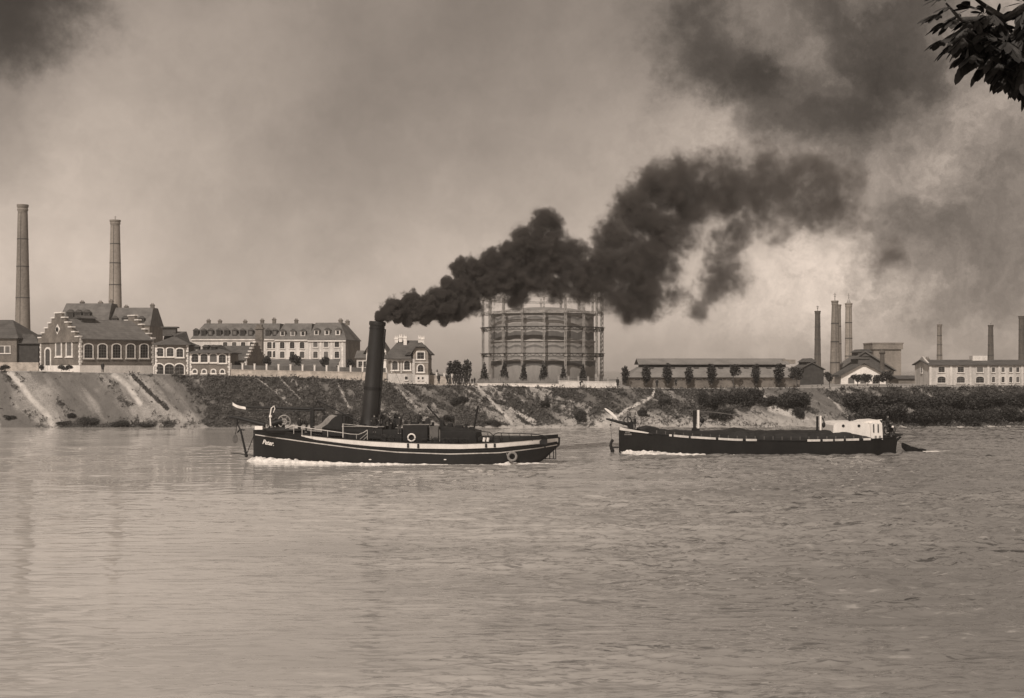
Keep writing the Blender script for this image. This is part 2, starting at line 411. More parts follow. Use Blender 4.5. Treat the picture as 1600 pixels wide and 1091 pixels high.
tone = sstep(.42, .62, fbm(sl * .22 + 60, TT * 1.1 + 5, 5, .6)) * .8 * (1 - bright)
tonep = np.vstack([tone] + [np.zeros((1, NX)) for r in pr])
def ground_material():
    m = bpy.data.materials.new('gravel_and_scrub_ground'); m.use_nodes = True; t = NT(m.node_tree); p = t.n['Principled BSDF']
    a = t.new('ShaderNodeAttribute', attribute_name='veg').outputs['Fac']; b = t.new('ShaderNodeAttribute', attribute_name='bright').outputs['Fac']
    co = t.new('ShaderNodeTexCoord').outputs['Object']
    n1 = t.noise(co, 2.2, 6, 0.65); n2 = t.noise(co, 0.35, 4, 0.6); n3 = t.noise(co, 7.0, 3, 0.6)
    vg = t.smooth(t.math('ADD', a, t.math('MULTIPLY', t.math('SUBTRACT', n1, 0.5), 1.5)), 0.25, 0.75)
    gravel = t.mix(t.smooth(n2, 0.3, 0.7), sep(0.16), sep(0.30)); gravel = t.mix(t.smooth(n3, 0.42, 0.7), gravel, sep(0.38)); gravel = t.mix(t.new('ShaderNodeAttribute', attribute_name='tone').outputs['Fac'], gravel, sep(0.10))
    gravel = t.mix(t.smooth(n1, 0.54, 0.72, 0, .7), gravel, sep(0.11))
    gravel = t.mix(b, gravel, sep(0.52))
    scrub = t.mix(t.smooth(n3, 0.35, 0.65), sep(0.035), sep(0.085))
    t.put(p.inputs['Base Color'], t.mix(vg, gravel, scrub)); p.inputs['Roughness'].default_value = 0.95; p.inputs['Specular IOR Level'].default_value = 0.1
    bp = t.new('ShaderNodeBump'); bp.inputs['Strength'].default_value = 0.9; bp.inputs['Distance'].default_value = 0.25
    t.put(bp.inputs['Height'], t.math('ADD', n1, t.math('MULTIPLY', n3, 0.5))); t.l.new(bp.outputs[0], p.inputs['Normal'])
    return m
GMAT = ground_material()
bank = link(bpy.data.objects.new('river_bank', grid_mesh('river_bank', GX, GY, GZ, GMAT, {'veg': vegp, 'bright': brp, 'tone': tonep})))
tag(bank, 'tall gravel river bank with dark scrub, gullies and pale paths', kind='structure')

# near bank, below and behind the camera
nb = MB(); xs = np.linspace(-140, 140, 57)
npf = [(-60, 7.5), (-20, 7.4), (2.5, 7.3), (5, 6.7), (11, 3.2), (18, -0.3), (24, -2.4)]
vs = [(x, y + 0.5 * math.sin(x * 0.3), z + (0.12 * math.sin(x * 0.9 + y))) for y, z in npf for x in xs]
n = len(xs); nb.add(vs, [(j * n + i, j * n + i + 1, (j + 1) * n + i + 1, (j + 1) * n + i) for j in range(len(npf) - 1) for i in range(n - 1)])
o = nb.build('near_bank_ground', GMAT, smooth=True); tag(o, 'grassy near river bank under the viewer', kind='structure')

# ------------------------------------------------------------------ water
def water_material():
    m = bpy.data.materials.new('silty_river_water'); m.use_nodes = True; t = NT(m.node_tree); p = t.n['Principled BSDF']
    co = t.new('ShaderNodeTexCoord').outputs['Object']
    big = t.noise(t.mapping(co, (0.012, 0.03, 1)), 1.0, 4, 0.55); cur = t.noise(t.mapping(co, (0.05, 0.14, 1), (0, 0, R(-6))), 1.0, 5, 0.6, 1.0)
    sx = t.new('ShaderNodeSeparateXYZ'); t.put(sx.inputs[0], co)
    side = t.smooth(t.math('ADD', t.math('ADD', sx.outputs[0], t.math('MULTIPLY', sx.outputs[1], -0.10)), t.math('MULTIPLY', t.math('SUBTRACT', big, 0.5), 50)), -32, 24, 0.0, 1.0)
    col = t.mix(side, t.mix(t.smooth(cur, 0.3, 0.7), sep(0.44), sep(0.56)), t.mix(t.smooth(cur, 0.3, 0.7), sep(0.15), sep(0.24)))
    # dark ripple dashes painted into the base colour, with pale streaks between them
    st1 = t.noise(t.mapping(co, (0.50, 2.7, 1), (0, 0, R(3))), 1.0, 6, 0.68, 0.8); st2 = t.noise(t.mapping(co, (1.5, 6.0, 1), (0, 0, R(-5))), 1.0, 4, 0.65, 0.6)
    ripple_dark = t.math('MAXIMUM', t.smooth(st1, 0.53, 0.61), t.math('MULTIPLY', t.smooth(st2, 0.54, 0.64), 0.8))
    ripple_dark = t.math('MULTIPLY', ripple_dark, t.math('MULTIPLY', t.smooth(cur, 0.36, 0.6, 0.25, 1.0), t.math('MULTIPLY_ADD', side, 0.78, 0.22)))
    near_dark = t.math('MULTIPLY', t.smooth(t.math('ADD', sx.outputs[1], t.math('MULTIPLY', big, 40)), 110, 55, 0, 1), t.smooth(sx.outputs[0], 0, 18))  # near right: a broader patch of ripple dark painted in as well
    ripple_dark = t.math('MAXIMUM', ripple_dark, t.math('MULTIPLY', near_dark, t.smooth(cur, 0.40, 0.62, 0.1, 0.6)))
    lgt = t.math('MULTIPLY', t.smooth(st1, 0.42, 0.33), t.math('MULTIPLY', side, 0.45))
    col = t.mix(lgt, t.mix(ripple_dark, col, sep(0.025)), sep(0.42))
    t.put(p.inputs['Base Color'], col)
    p.inputs['Roughness'].default_value = 0.05; t.put(p.inputs['IOR'], t.math('MULTIPLY_ADD', side, -0.6, 2.3)); p.inputs['Specular IOR Level'].default_value = 0.5
    # three trains of ripples: short wind ripple, river chop, slow boils
    s = t.math('MULTIPLY', t.noise(t.mapping(co, (0.9, 2.6, 1), (0, 0, R(5))), 1.0, 5, 0.62, 0.9), 0.55)
    rd = t.math('ABSOLUTE', t.math('SUBTRACT', t.noise(t.mapping(co, (0.45, 1.9, 1), (0, 0, R(-3))), 1.0, 4, 0.6, 1.2), 0.5))
    s = t.math('ADD', s, t.math('MULTIPLY', rd, 0.8))
    c = t.math('MULTIPLY', t.noise(t.mapping(co, (0.32, 0.85, 1), (0, 0, R(-7))), 1.0, 4, 0.55, 0.8), 1.0)
    bo = t.math('MULTIPLY', t.noise(t.mapping(co, (0.07, 0.16, 1)), 1.0, 3, 0.5, 1.2), 2.2)
    hgt = t.math('ADD', t.math('ADD', s, c), bo)
    amt = t.math('MULTIPLY', t.smooth(cur, 0.34, 0.62, 0.25, 1.0), t.math('MULTIPLY_ADD', side, 0.85, 0.12))
    bp = t.new('ShaderNodeBump'); t.put(bp.inputs['Strength'], amt); bp.inputs['Distance'].default_value = 0.06
    t.put(bp.inputs['Height'], hgt); t.l.new(bp.outputs[0], p.inputs['Normal'])
    return m
# real waves: three grids of growing cell size over the part of the river in view, on a flat sheet that runs on beyond them
def wave_h(x, y):
    cur = sstep(0.32, 0.62, fbm(x * 0.045 + 31, y * 0.11 + 7, 4)); side = sstep(-34, 22, x - 0.10 * y + 40 * (fbm(x * 0.012, y * 0.03, 3) - .5))
    wx = x + 1.6 * (fbm(x * .35 + 5, y * .35, 2) - .5); wy = y + 1.2 * (fbm(x * .3, y * .4 + 50, 2) - .5)
    r1 = 1 - np.abs(fbm(wx * .30, wy * 1.05, 4, .55) * 2 - 1); r1 = r1 ** 3
    r2 = fbm(wx * .7 + 80, wy * 2.2, 3, .6) - .5; r3 = fbm(wx * .16 + 11, wy * .34 + 3, 3) - .5; r5 = fbm(wx * 1.7 + 20, wy * 4.6, 2) - .5; r4 = fbm(wx * .06, wy * .10 + 9, 2) - .5
    a = (0.40 + 0.60 * cur) * (0.18 + 0.82 * side)
    k = .35 + .65 * side; return a * (0.36 * (r1 - .5) + k * (0.30 * r2 + 0.45 * r3 + 0.12 * r5)) + 0.25 * r4 * (.4 + .6 * side)
WP, WF, k0 = [], [], 0
for x0, x1, y0, y1, d in ((-34, 34, 23, 52, .095), (-56, 56, 52, 92, .17), (-135, 135, 92, YS + 4, .36)):
    nx, ny = int((x1 - x0) / d), int((y1 - y0) / d); gx, gy = np.meshgrid(np.linspace(x0, x1, nx), np.linspace(y0, y1, ny)); gz = wave_h(gx, gy)
    WP.append(np.stack([gx, gy, gz], -1).reshape(-1, 3)); i = k0 + np.arange(ny - 1)[:, None] * nx + np.arange(nx - 1)[None, :]
    WF.append(np.stack([i, i + 1, i + nx + 1, i + nx], -1).reshape(-1, 4)); k0 += nx * ny
WP.append(np.array([(-1500, -80, -.22), (1500, -80, -.22), (1500, YS + 9, -.22), (-1500, YS + 9, -.22)])); WF.append(np.array([[k0, k0 + 1, k0 + 2, k0 + 3]]))
wp, wf = np.concatenate(WP).astype(np.float32), np.concatenate(WF).astype(np.int32)
wme = bpy.data.meshes.new('river_water'); wme.vertices.add(len(wp)); wme.vertices.foreach_set('co', wp.ravel()); wme.loops.add(wf.size); wme.loops.foreach_set('vertex_index', wf.ravel())
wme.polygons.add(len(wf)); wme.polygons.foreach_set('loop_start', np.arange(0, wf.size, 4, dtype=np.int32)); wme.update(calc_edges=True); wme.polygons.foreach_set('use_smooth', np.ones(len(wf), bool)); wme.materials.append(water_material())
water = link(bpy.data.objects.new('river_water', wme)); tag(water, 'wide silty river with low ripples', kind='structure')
# ------------------------------------------------------------------ buildings
WINM = {}
def window_meshes(w, h, arch, sur, fm, bars=(2, 3)):
    """a window lying in the plane y = 0, centred on x, sill at z = 0: (surround + bars, pane)"""
    key = (round(w, 2), round(h, 2), arch, sur, fm, bars)
    if key in WINM: return WINM[key]
    hw = w / 2
    def outline(o):
        pts = [(-hw - o, -o), (hw + o, -o)]
        if arch:
            rise = arch * w; n = 8
            for i in range(n + 1):
                t = math.pi * i / n; pts.append(((hw + o) * math.cos(t), h - rise + (rise + o) * math.sin(t)))
        else: pts += [(hw + o, h + o), (-hw - o, h + o)]
        return pts
    fr = MB(); a, b = outline(0.0), outline(sur); n = len(a)
    yo, yi = -0.09, 0.0
    vs = [(x, yo, z) for x, z in b] + [(x, yo, z) for x, z in a] + [(x, yi, z) for x, z in b] + [(x, yi, z) for x, z in a]
    fs = []
    for i in range(n):
        j = (i + 1) % n
        fs += [(i, j, n + j, n + i), (i, 2 * n + i, 2 * n + j, j), (n + i, n + j, 3 * n + j, 3 * n + i)]
    fr.add(vs, fs)
    fr.box(-hw - sur * 1.5, hw + sur * 1.5, -0.16, 0, -sur - 0.04, -sur + 0.14)           # sill
    me = fr.mesh('window', fm)
    bar = MB(); top = h - (arch * w * 0.5 if arch else 0)
    for i in range(1, bars[0]): x = -hw + w * i / bars[0]; bar.box(x - 0.035, x + 0.035, -0.05, -0.03, 0, top)
    for i in range(1, bars[1]): z = h * i / bars[1]; bar.box(-hw, hw, -0.048, -0.032, z - 0.03, z + 0.03)
    bm_ = bar.mesh('sash', M['sash'])
    pane = MB(); pane.add([(x, -0.025, z) for x, z in a], [tuple(range(n))]); pm = pane.mesh('pane', M['glass'])
    WINM[key] = (me, bm_, pm); return WINM[key]

class Bld:
    def __init__(s, name, label, cat, px, Y, z0, ang=0.0, group=None):
        s.f = Frame(px, Y, ang, z0); s.o = empty(name, s.f.origin, ang, label, cat, group)
        s.name = name
    def part(s, mb, name, m, parent=None, **k): return mb.build(name, m, parent or s.o, **k)
    def box(s, name, x0, x1, y0, y1, z0, z1, m): return s.part(MB().box(x0, x1, y0, y1, z0, z1), name, m)
    def gable(s, name, x0, x1, y0, y1, ze, zr, m, oh=0.35, th=0.16, axis='x', ends=True, wallm=None):
        """two roof slopes with thickness; axis = direction of the ridge; the gable triangles go into the wall part"""
        mb = MB()
        if axis == 'x':
            ym = (y0 + y1) / 2; k = (zr - ze) / (ym - y0); za = ze - oh * k
            mb.prism([(y0 - oh, za), (ym, zr), (y1 + oh, za), (y1 + oh, za + th), (ym, zr + th), (y0 - oh, za + th)], 'x', x0 - oh, x1 + oh)
            if ends and wallm: s.part(MB().prism([(y0, ze), (y1, ze), (ym, zr - 0.01)], 'x', x0, x1), 'gable_wall', wallm)
        else:
            xm = (x0 + x1) / 2; k = (zr - ze) / (xm - x0); za = ze - oh * k
            mb.prism([(x0 - oh, za), (xm, zr), (x1 + oh, za), (x1 + oh, za + th), (xm, zr + th), (x0 - oh, za + th)], 'y', y0 - oh, y1 + oh)
            if ends and wallm: s.part(MB().prism([(x0, ze), (x1, ze), (xm, zr - 0.01)], 'y', y0, y1), 'gable_wall', wallm)
        return s.part(mb, name, m)
    def hip(s, name, x0, x1, y0, y1, ze, zr, m, inL=None, inR=None, oh=0.4, ym=None, flat=0.0):
        ym = (y0 + y1) / 2 if ym is None else ym; d = (y1 - y0) / 2
        inL = d if inL is None else inL; inR = d if inR is None else inR
        a, b, c, e = x0 - oh, x1 + oh, y0 - oh, y1 + oh
        vs = [(a, c, ze - 0.12), (b, c, ze - 0.12), (b, e, ze - 0.12), (a, e, ze - 0.12), (a, c, ze), (b, c, ze), (b, e, ze), (a, e, ze),
              (x0 + inL, ym - flat, zr), (x1 - inR, ym - flat, zr), (x1 - inR, ym + flat + 0.01, zr), (x0 + inL, ym + flat + 0.01, zr)]
        fs = [(3, 2, 1, 0), (0, 1, 5, 4), (1, 2, 6, 5), (2, 3, 7, 6), (3, 0, 4, 7), (4, 5, 9, 8), (5, 6, 10, 9), (6, 7, 11, 10), (7, 4, 8, 11), (8, 9, 10, 11)]
        return s.part(MB().add(vs, fs), name, m)
    def win(s, x, z, w, h, face='front', yl=0.0, arch=0.0, sur=0.18, fm=None, bars=(2, 3), xl=0.0, name='window'):
        me, sm, pm = window_meshes(w, h, arch, sur, fm or M['stone'], bars)
        o = bpy.data.objects.new(name, me)
        if face == 'front': link(o, s.o, (x, yl, z))
        elif face == 'left': link(o, s.o, (xl, x, z), R(-90))
        elif face == 'right': link(o, s.o, (xl, x, z), R(90))
        link(bpy.data.objects.new('pane', pm), o); link(bpy.data.objects.new('sash', sm), o)
        return o
    def chimneys(s, items, parent=None, m=None, w=0.7):
        for x, y, z0, z1 in items:
            mb = MB().box(x - w / 2, x + w / 2, y - w / 2, y + w / 2, z0, z1).box(x - w / 2 - .08, x + w / 2 + .08, y - w / 2 - .08, y + w / 2 + .08, z1 - 0.32, z1 - 0.12)
            for dx in (-.16, .16): mb.lathe([(.11, z1), (.09, z1 + .3)], 8, x + dx, y)
            s.part(mb, 'chimney', m or M['brick'], parent)
    def dormer(s, x, y, z, w, h, d, parent, arch=False, fm=None, wm=None):
        mb = MB().box(x - w / 2, x + w / 2, y, y + d, z, z + h)
        dm = s.part(mb, 'dormer', wm or M['plaster2'], parent)
        r = MB().prism([(x - w / 2 - .15, z + h - .02), (x + w / 2 + .15, z + h - .02), (x, z + h + w * .45)], 'y', y - .15, y + d)
        r.build('dormer_roof', M['roofd'], dm)
        MB().box(x - w * .28, x + w * .28, y - .03, y + .01, z + h * .18, z + h * .85).build('pane', M['glass'], dm)

def pz(py, Y): return CAMZ + (HOR - py) * Y / F
def quoins(b, x, y, z0, z1, w=0.5):
    w *= .75; mb = MB(); z = z0; i = 0
    while z < z1 - 0.05:
        h = min(0.42, z1 - z); k = w if i % 2 else w * 0.6
        mb.box(x - k, x + 0.06, y - 0.06, y + k, z + .02, z + h - .02) if x > 0.2 else mb.box(x - 0.06, x + k, y - 0.06, y + k, z + .02, z + h - .02)
        z += h; i += 1
    return b.part(mb, 'corner_stones', M['stone'])
def stepped(b, yc, half, z_low, z_top, n, x0, x1, wall, axis='x', cap=0.22, name='stepped_gable'):
    """crow-stepped gable in a plane of constant local x (axis x) or y; white coping on every step"""
    mb, cp = MB(), MB()
    for i in range(n):
        hw = half * (1 - i / n); za = z_low + (z_top - z_low) * i / (n - 0.0); zb = z_low + (z_top - z_low) * (i + 1) / n
        lo, hi = yc - hw, yc + hw
        if axis == 'x': mb.box(x0 + .002 * i, x1 - .002 * i, lo, hi, za if i else za - 0.0, zb)
        else: mb.box(lo, hi, x0 + .002 * i, x1 - .002 * i, za, zb)
        nh = half * (1 - (i + 1) / n) if i < n - 1 else 0
        for a, c in ((lo - .1, yc - nh + .02), (yc + nh - .02, hi + .1)):
            if axis == 'x': cp.box(x0 - .12, x1 + .12, a, c, zb, zb + cap)
            else: cp.box(a, c, x0 - .12, x1 + .12, zb, zb + cap)
    g = b.part(mb, name, wall); cp.build('coping', M['stone'], g); return g

# --- brick hall with stepped gables (gable towards the left, long front turned to the right)
Yh = 214.0; zg = pz(584, Yh)
b = Bld('brick_hall', 'long brick hall with white stepped gables and five arched windows along its front', 'factory hall', 125, Yh, zg, R(50))
L = b.f.x(240); D = b.f.yside(62); ze = b.f.z(529); ym = D / 2; zr = b.f.z(499, 0, ym)
b.box('wall', 0, L, 0, D, 0, ze, M['brick']); b.box('plinth', -.05, L + .05, -.05, D + .05, 0, b.f.z(571), M['lime'])
rf = b.gable('roof', 0.4, L - 0.4, 0, D, ze, zr, M['roof'], oh=0.3)
stepped(b, ym, D / 2, ze - 0.6, zr + 1.0, 6, -0.25, 0.25, M['brick']); stepped(b, ym, D / 2, ze - 0.6, zr + 1.0, 6, L - 0.25, L + 0.25, M['brick'])
for xx in (-.02, L + .0): quoins(b, xx, -.02, b.f.z(571), ze + .5, 0.55)
quoins(b, -.02, D - .5, b.f.z(571), ze + .3, 0.55)
for px in (138, 160, 182, 204, 225):
    x = b.f.x(px); zb = b.f.z(559.5, x); b.win(x, zb, 1.55, b.f.z(538, x) - zb, arch=0.25, sur=0.19, bars=(3, 5))
for px, pyb, w in ((92, 556, 1.5), (108.5, 556, 1.5)):
    y = b.f.yside(px); zb = b.f.z(pyb, 0, y); b.win(y, zb, w, 2.5, 'left', arch=.3, sur=.32, bars=(2, 4))
y = b.f.yside(75); me = b.win(y, 0.25, 1.5, 4.0, 'left', arch=.3, sur=.32, bars=(2, 2), name='door')
y = b.f.yside(92.5); mb = MB()
mb.prism([(y - .75, b.f.z(515, 0, y)), (y, b.f.z(523, 0, y)), (y + .75, b.f.z(515, 0, y)), (y, b.f.z(507, 0, y))], 'x', -.36, -.25)
oc = b.part(mb, 'gable_oculus', M['stone']); MB().torus((-.37, y, b.f.z(515, 0, y)), .22, .2, 'x', 12, 6).build('pane', M['glass'], oc)
x = b.f.x(165); b.part(MB().box(x - 1.3, x + 1.3, ym - 1.2, ym + 1.2, zr - 1.0, zr + .3).prism([(ym - 1.6, zr + .25), (ym, zr + .8), (ym + 1.6, zr + .25)], 'x', x - 1.6, x + 1.6), 'roof_ventilator', M['roofd'], rf)
HALL_TOP = zg

# --- two brick annexes right of the hall
def annex(label, px0, px1, Y, pyb, pye, pyr, upper, lower, ang, group=None, wmat='brick'):
    z0 = pz(pyb + 1, Y); b = Bld('brick_annex', label, 'brick building', px0, Y, z0, ang)
    W_ = b.f.x(px1); D = 9.0; ze = b.f.z(pye); zr = b.f.z(pyr, 0, D / 2)
    b.box('wall', 0, W_, 0, D, 0, ze, M[wmat]); rf = b.hip('roof', 0, W_, 0, D, ze, zr, M['roofd'], oh=.5)
    quoins(b, -.02, -.02, 0.1, ze - .05, .45); quoins(b, W_, -.02, 0.1, ze - .05, .45)
    for px, py0, py1, w, ar in upper + lower:
        x = b.f.x(px); zb = b.f.z(py0, x); b.win(x, zb, w, b.f.z(py1, x) - zb, arch=ar, sur=.2, bars=(2, 3))
    return b, W_, D, ze, zr, rf
b, W_, D, ze, zr, rf = annex('low brick annex with three arched gateways beside the stepped gable hall', 243, 294, 217, 585, 538, 518,
    [(250, 557, 544, 1.1, .2), (266, 557, 544, 1.1, .2), (281, 558, 545, 1.1, .2)], [(248.5, 585, 569, 1.5, .35), (264.5, 585, 569, 1.5, .35), (280.5, 585, 569, 1.5, .35)], R(6))
b.part(MB().box(.6, 2.8, D / 2 - 1, D / 2 + 1, zr - .8, zr + .6).box(.3, 3.1, D / 2 - 1.3, D / 2 + 1.3, zr + .6, zr + .8), 'roof_ventilator', M['roofd'], rf)
b, W_, D, ze, zr, rf = annex('low brick annex with four arched windows over four small round ones', 297, 359, 215.5, 587, 551, 539,
    [(304.5, 566, 553, 1.15, .3), (319, 566, 553, 1.15, .3), (333.5, 566, 553, 1.15, .3), (347.5, 567, 554, 1.15, .3)],
    [(304.5, 583, 578, .6, .4), (319, 583, 578, .6, .4), (333.5, 583, 578, .6, .4), (347.5, 583, 578, .6, .4)], R(3))
for px in (305, 318, 331): x = b.f.x(px); b.dormer(x, 1.2, ze + .5, .8, .5, 1.5, rf, wm=M['dark'])

# --- dark building at the left edge
b = Bld('hipped_shed', 'dark hipped roof works building at the left edge of the far bank', 'factory building', -60, 226, pz(577, 226), 0)
W_ = b.f.x(26); D = 13; ze = b.f.z(528)
b.box('wall', 0, W_, 0, D, 0, ze, M['brick']); b.hip('roof', 0, W_, 0, D, ze, b.f.z(500, 0, D / 2), M['roofd'], inL=3, inR=3.2)
x1 = b.f.x(58); b.box('side_wing', W_ + .003, x1, .6, D - 1, 0, b.f.z(537), M['dark'])
b.part(MB().add([(W_ + .01, .2, b.f.z(537)), (x1 + .4, .2, b.f.z(537)), (x1 + .4, D - .6, b.f.z(537)), (W_ + .01, D - .6, b.f.z(537)), (W_ + .01, 3, b.f.z(521)), (b.f.x(38), 4, b.f.z(521)), (b.f.x(38), D - 4, b.f.z(521)), (W_ + .01, D - 4, b.f.z(521))],
    [(3, 2, 1, 0), (0, 1, 5, 4), (1, 2, 6, 5), (2, 3, 7, 6), (3, 0, 4, 7), (4, 5, 6, 7)]), 'side_roof', M['roofd'])
for px in (3, 12): b.win(b.f.x(px), b.f.z(552), .8, 1.2, sur=.12)
f = Frame(-60, 219, 0, pz(580, 219)); mb = MB(); x1 = f.x(60)
mb.box(0, x1, 0, .25, 0, 1.5); w = mb.build('boundary_wall', M['wallstone'], loc=f.origin); tag(w, 'low pale wall in front of the dark building at the left edge', 'wall')

# --- tall block of flats style works house behind the hall
b = Bld('works_house', 'big tiled roof house with a row of dark dormers behind the stepped gable hall', 'house', 92, 290, pz(575, 290), 0)
xa = b.f.x(168); xb = b.f.x(232); D = 12; z1 = b.f.z(503); z2 = b.f.z(508)
b.box('wall', 0, xa, 0, D, 0, z1, M['plaster2']); b.box('wall', xa + .003, xb, 1, D, 0, z2, M['brick'])
r1 = b.hip('roof', 0, xa, 0, D, z1, b.f.z(474.5, 0, 5), M['roof'], inL=.3, inR=.3, oh=.2, flat=2); r2 = b.hip('roof', xa + .3, xb, 1, D, z2, b.f.z(481, 0, 5), M['roof'], inL=.2, inR=.2, oh=.2, flat=2)
for px in (108, 121, 134): b.dormer(b.f.x(px), .3, b.f.z(497), 1.5, 1.3, 2.5, r1, wm=M['dark'])
for px in (176, 192, 205, 218): b.dormer(b.f.x(px), 1.3, b.f.z(506), 1.3, 1.3, 2.5, r2, wm=M['dark'])
b.chimneys([(b.f.x(117), 5, b.f.z(476), b.f.z(469.5)), (b.f.x(146), 5, b.f.z(476), b.f.z(470)), (b.f.x(163), 5, b.f.z(476), b.f.z(467.5))], r1, w=.8)
b.chimneys([(b.f.x(187), 5, b.f.z(483), b.f.z(476.5)), (b.f.x(228.5), 5, b.f.z(483), b.f.z(474))], r2, w=.8)

# --- small stepped-gable building and slim brick shaft
b = Bld('stepped_gable_house', 'small dark roofed building ending in a little white stepped gable', 'brick building', 338, 232, pz(580, 232), R(-20))
W_ = b.f.x(385); D = 6.4; ze = b.f.z(562, W_); zr = b.f.z(541, W_)
b.box('wall', 0, W_, 0, D, 0, ze, M['brick']); b.gable('roof', 0, W_ - .3, 0, D, ze, zr, M['roofd'], oh=.25)
stepped(b, D / 2, D / 2, ze - .3, zr + .7, 6, W_ - .2, W_ + .2, M['brick'])
quoins(b, W_, 0, .2, ze, .5); b.win(W_ - 3.5, 1.2, 1.0, 1.6, arch=.2)
sh = MB().box(-.65, .65, -.65, .65, 0, 8.0).box(-.8, .8, -.8, .8, 7.6, 7.85).box(-.5, .5, -.5, .5, 8.0, 8.5).box(-.72, .72, -.72, .72, 5.6, 5.8)
o = sh.build('brick_shaft', M['brick'], loc=((405.5 - 800) * 240 / F, 240, pz(578, 240))); tag(o, 'slim square brick shaft standing between the small stepped gable and the flats', 'chimney')

# --- long block of flats
def flats(label, px0, px1, Y, pyr, pye, pyb, inL, inR, wm, cols, rows, dorm, chim, end=False, w=1.05, dy=.4, dwm='plaster', roof='roof', ang=0.0, D=12):
    b = Bld('apartment_block', label, 'apartment block', px0, Y, pz(pyb, Y), ang, 'joined blocks of flats behind the fence')
    W_ = b.f.x(px1); ze = b.f.z(pye); zr = b.f.z(pyr, 0, D / 2)
    b.box('wall', 0, W_ - .004, 0, D, 0, ze, M[wm]); rf = b.hip('roof', 0, W_, 0, D, ze, zr, M[roof], inL=inL, inR=inR, oh=.25, flat=2.4)
    b.part(MB().box(-.1, W_ + .1, -.32, -.02, ze - .45, ze - .14), 'cornice', M['stone'])
    for px in cols:
        x = b.f.x(px)
        for py in rows:
            zb = b.f.z(py + 4.5, x); b.win(x, zb, w, 1.5, arch=.12, sur=.13)
    k = (D / 2 - 2.4) / (zr - ze)
    for px, py in dorm:
        zb = b.f.z(py + 4) ; b.dormer(b.f.x(px), (zb - ze) * k - .35, zb, 1.15, 1.25, 1.6, rf, wm=M[dwm])
    b.chimneys([(b.f.x(px), D / 2 - 1.5, zr - .6, b.f.z(py, 0, D / 2)) for px, py in chim], rf, w=.8)
    return b, W_, D, ze, zr, rf
flats('long dark-roofed block of flats with a row of small dormers left of the pale block', 300, 434, 306, 506, 529, 577, 2.2, .1, 'plaster', (352, 366, 380, 394, 421, 430), (540, 554),
      [(p, 520.5) for p in (305, 317, 328, 341, 353, 366, 378, 391, 418, 429)], [(319, 500.5), (337, 501), (377, 501.5), (404, 500), (423, 498.5)], dwm='dark')
flats('pale middle block of flats with plain walls between its two neighbours', 430, 484, 302, 506, 530, 577, 1.6, .05, 'plaster', (441, 456.5, 472), (540, 555),
      [(441, 521.5), (457, 521.5), (473, 521.5)], [(458, 500)], dwm='plaster2')
b, W_, D, ze, zr, rf = flats('corner block of flats with three large pale dormers and a bare brick end wall', 482, 540, 298, 505, 531, 577, .5, 2.4, 'plaster2', (493, 509.5, 526.5), (538, 555, 572),
      [(493, 520), (509.5, 520), (526.5, 520)], [(523, 500), (534, 502)], ang=R(-8), D=13)
b.part(MB().box(W_ - .001, W_ + .04, .02, D - .02, 0, ze - .14), 'end_wall', M['brick'])
for px in (484.5, 501, 518, 535): x = b.f.x(px); b.part(MB().box(x - .22, x + .22, -.05, -.001, 0, ze - .5), 'pilaster', M['stone'])

# --- low shed in front of the flats, small houses
b = Bld('long_shed', 'long low dark shed in front of the pale flats', 'shed', 396, 250, pz(580, 250), 0)
W_ = b.f.x(522); b.box('wall', 0, W_, 0, 6, 0, b.f.z(572), M['fence'])
b.part(MB().prism([(-.4, b.f.z(574)), (6.4, b.f.z(562)), (6.4, b.f.z(561)), (-.4, b.f.z(573))], 'x', -.4, W_ + .4), 'roof', M['roof'])
b = Bld('small_house', 'small pale house with two windows just left of the tug funnel', 'house', 557, 262, pz(580, 262), 0)
W_ = b.f.x(577); b.box('wall', 0, W_, 0, 7, 0, b.f.z(559), M['plaster2']); b.gable('roof', 0, W_, 0, 7, b.f.z(559), b.f.z(549, 0, 3), M['roof'], wallm=M['plaster2'])
for px in (563, 571): b.win(b.f.x(px), b.f.z(574), .8, 1.2, sur=.12)
b = Bld('gabled_house', 'white walled house half hidden behind the tug funnel', 'house', 572, 236, pz(582, 236), 0)
W_ = b.f.x(603.5); b.box('wall', 0, W_, 0, 8, 0, b.f.z(547), M['lime']); b.gable('roof', 0, W_, 0, 8, b.f.z(547), b.f.z(524, 0, 4), M['roofd'], oh=.5, axis='y', wallm=M['lime'])
b.win(b.f.x(599), b.f.z(562), .8, 1.3, sur=.1)

# --- villa
Yv = 213.5; b = Bld('villa', 'brick and plaster villa with a steep roof and a half-hipped gable wing', 'house', 606, Yv, pz(600, Yv), 0)
xa = b.f.x(645.5); xb = b.f.x(669); D = 9.5; ze = b.f.z(560); zw = b.f.z(551)
b.box('wall', 0, xa, 1.0, D, 0, ze, M['brickl']); b.box('wall', xa + .003, xb, 0, D - .5, 0, zw, M['brickl'])
b.box('plinth', -.06, xa, .94, D, 0, b.f.z(584), M['plaster2']); b.box('plinth', xa + .003, xb + .06, -.06, D - .6, 0, b.f.z(586), M['plaster'])
zr = b.f.z(532, 0, D / 2)
r1 = b.hip('roof', -.2, b.f.x(662), 1.0, D, ze, zr, M['roofd'], inL=1.6, inR=1.2, oh=.75)
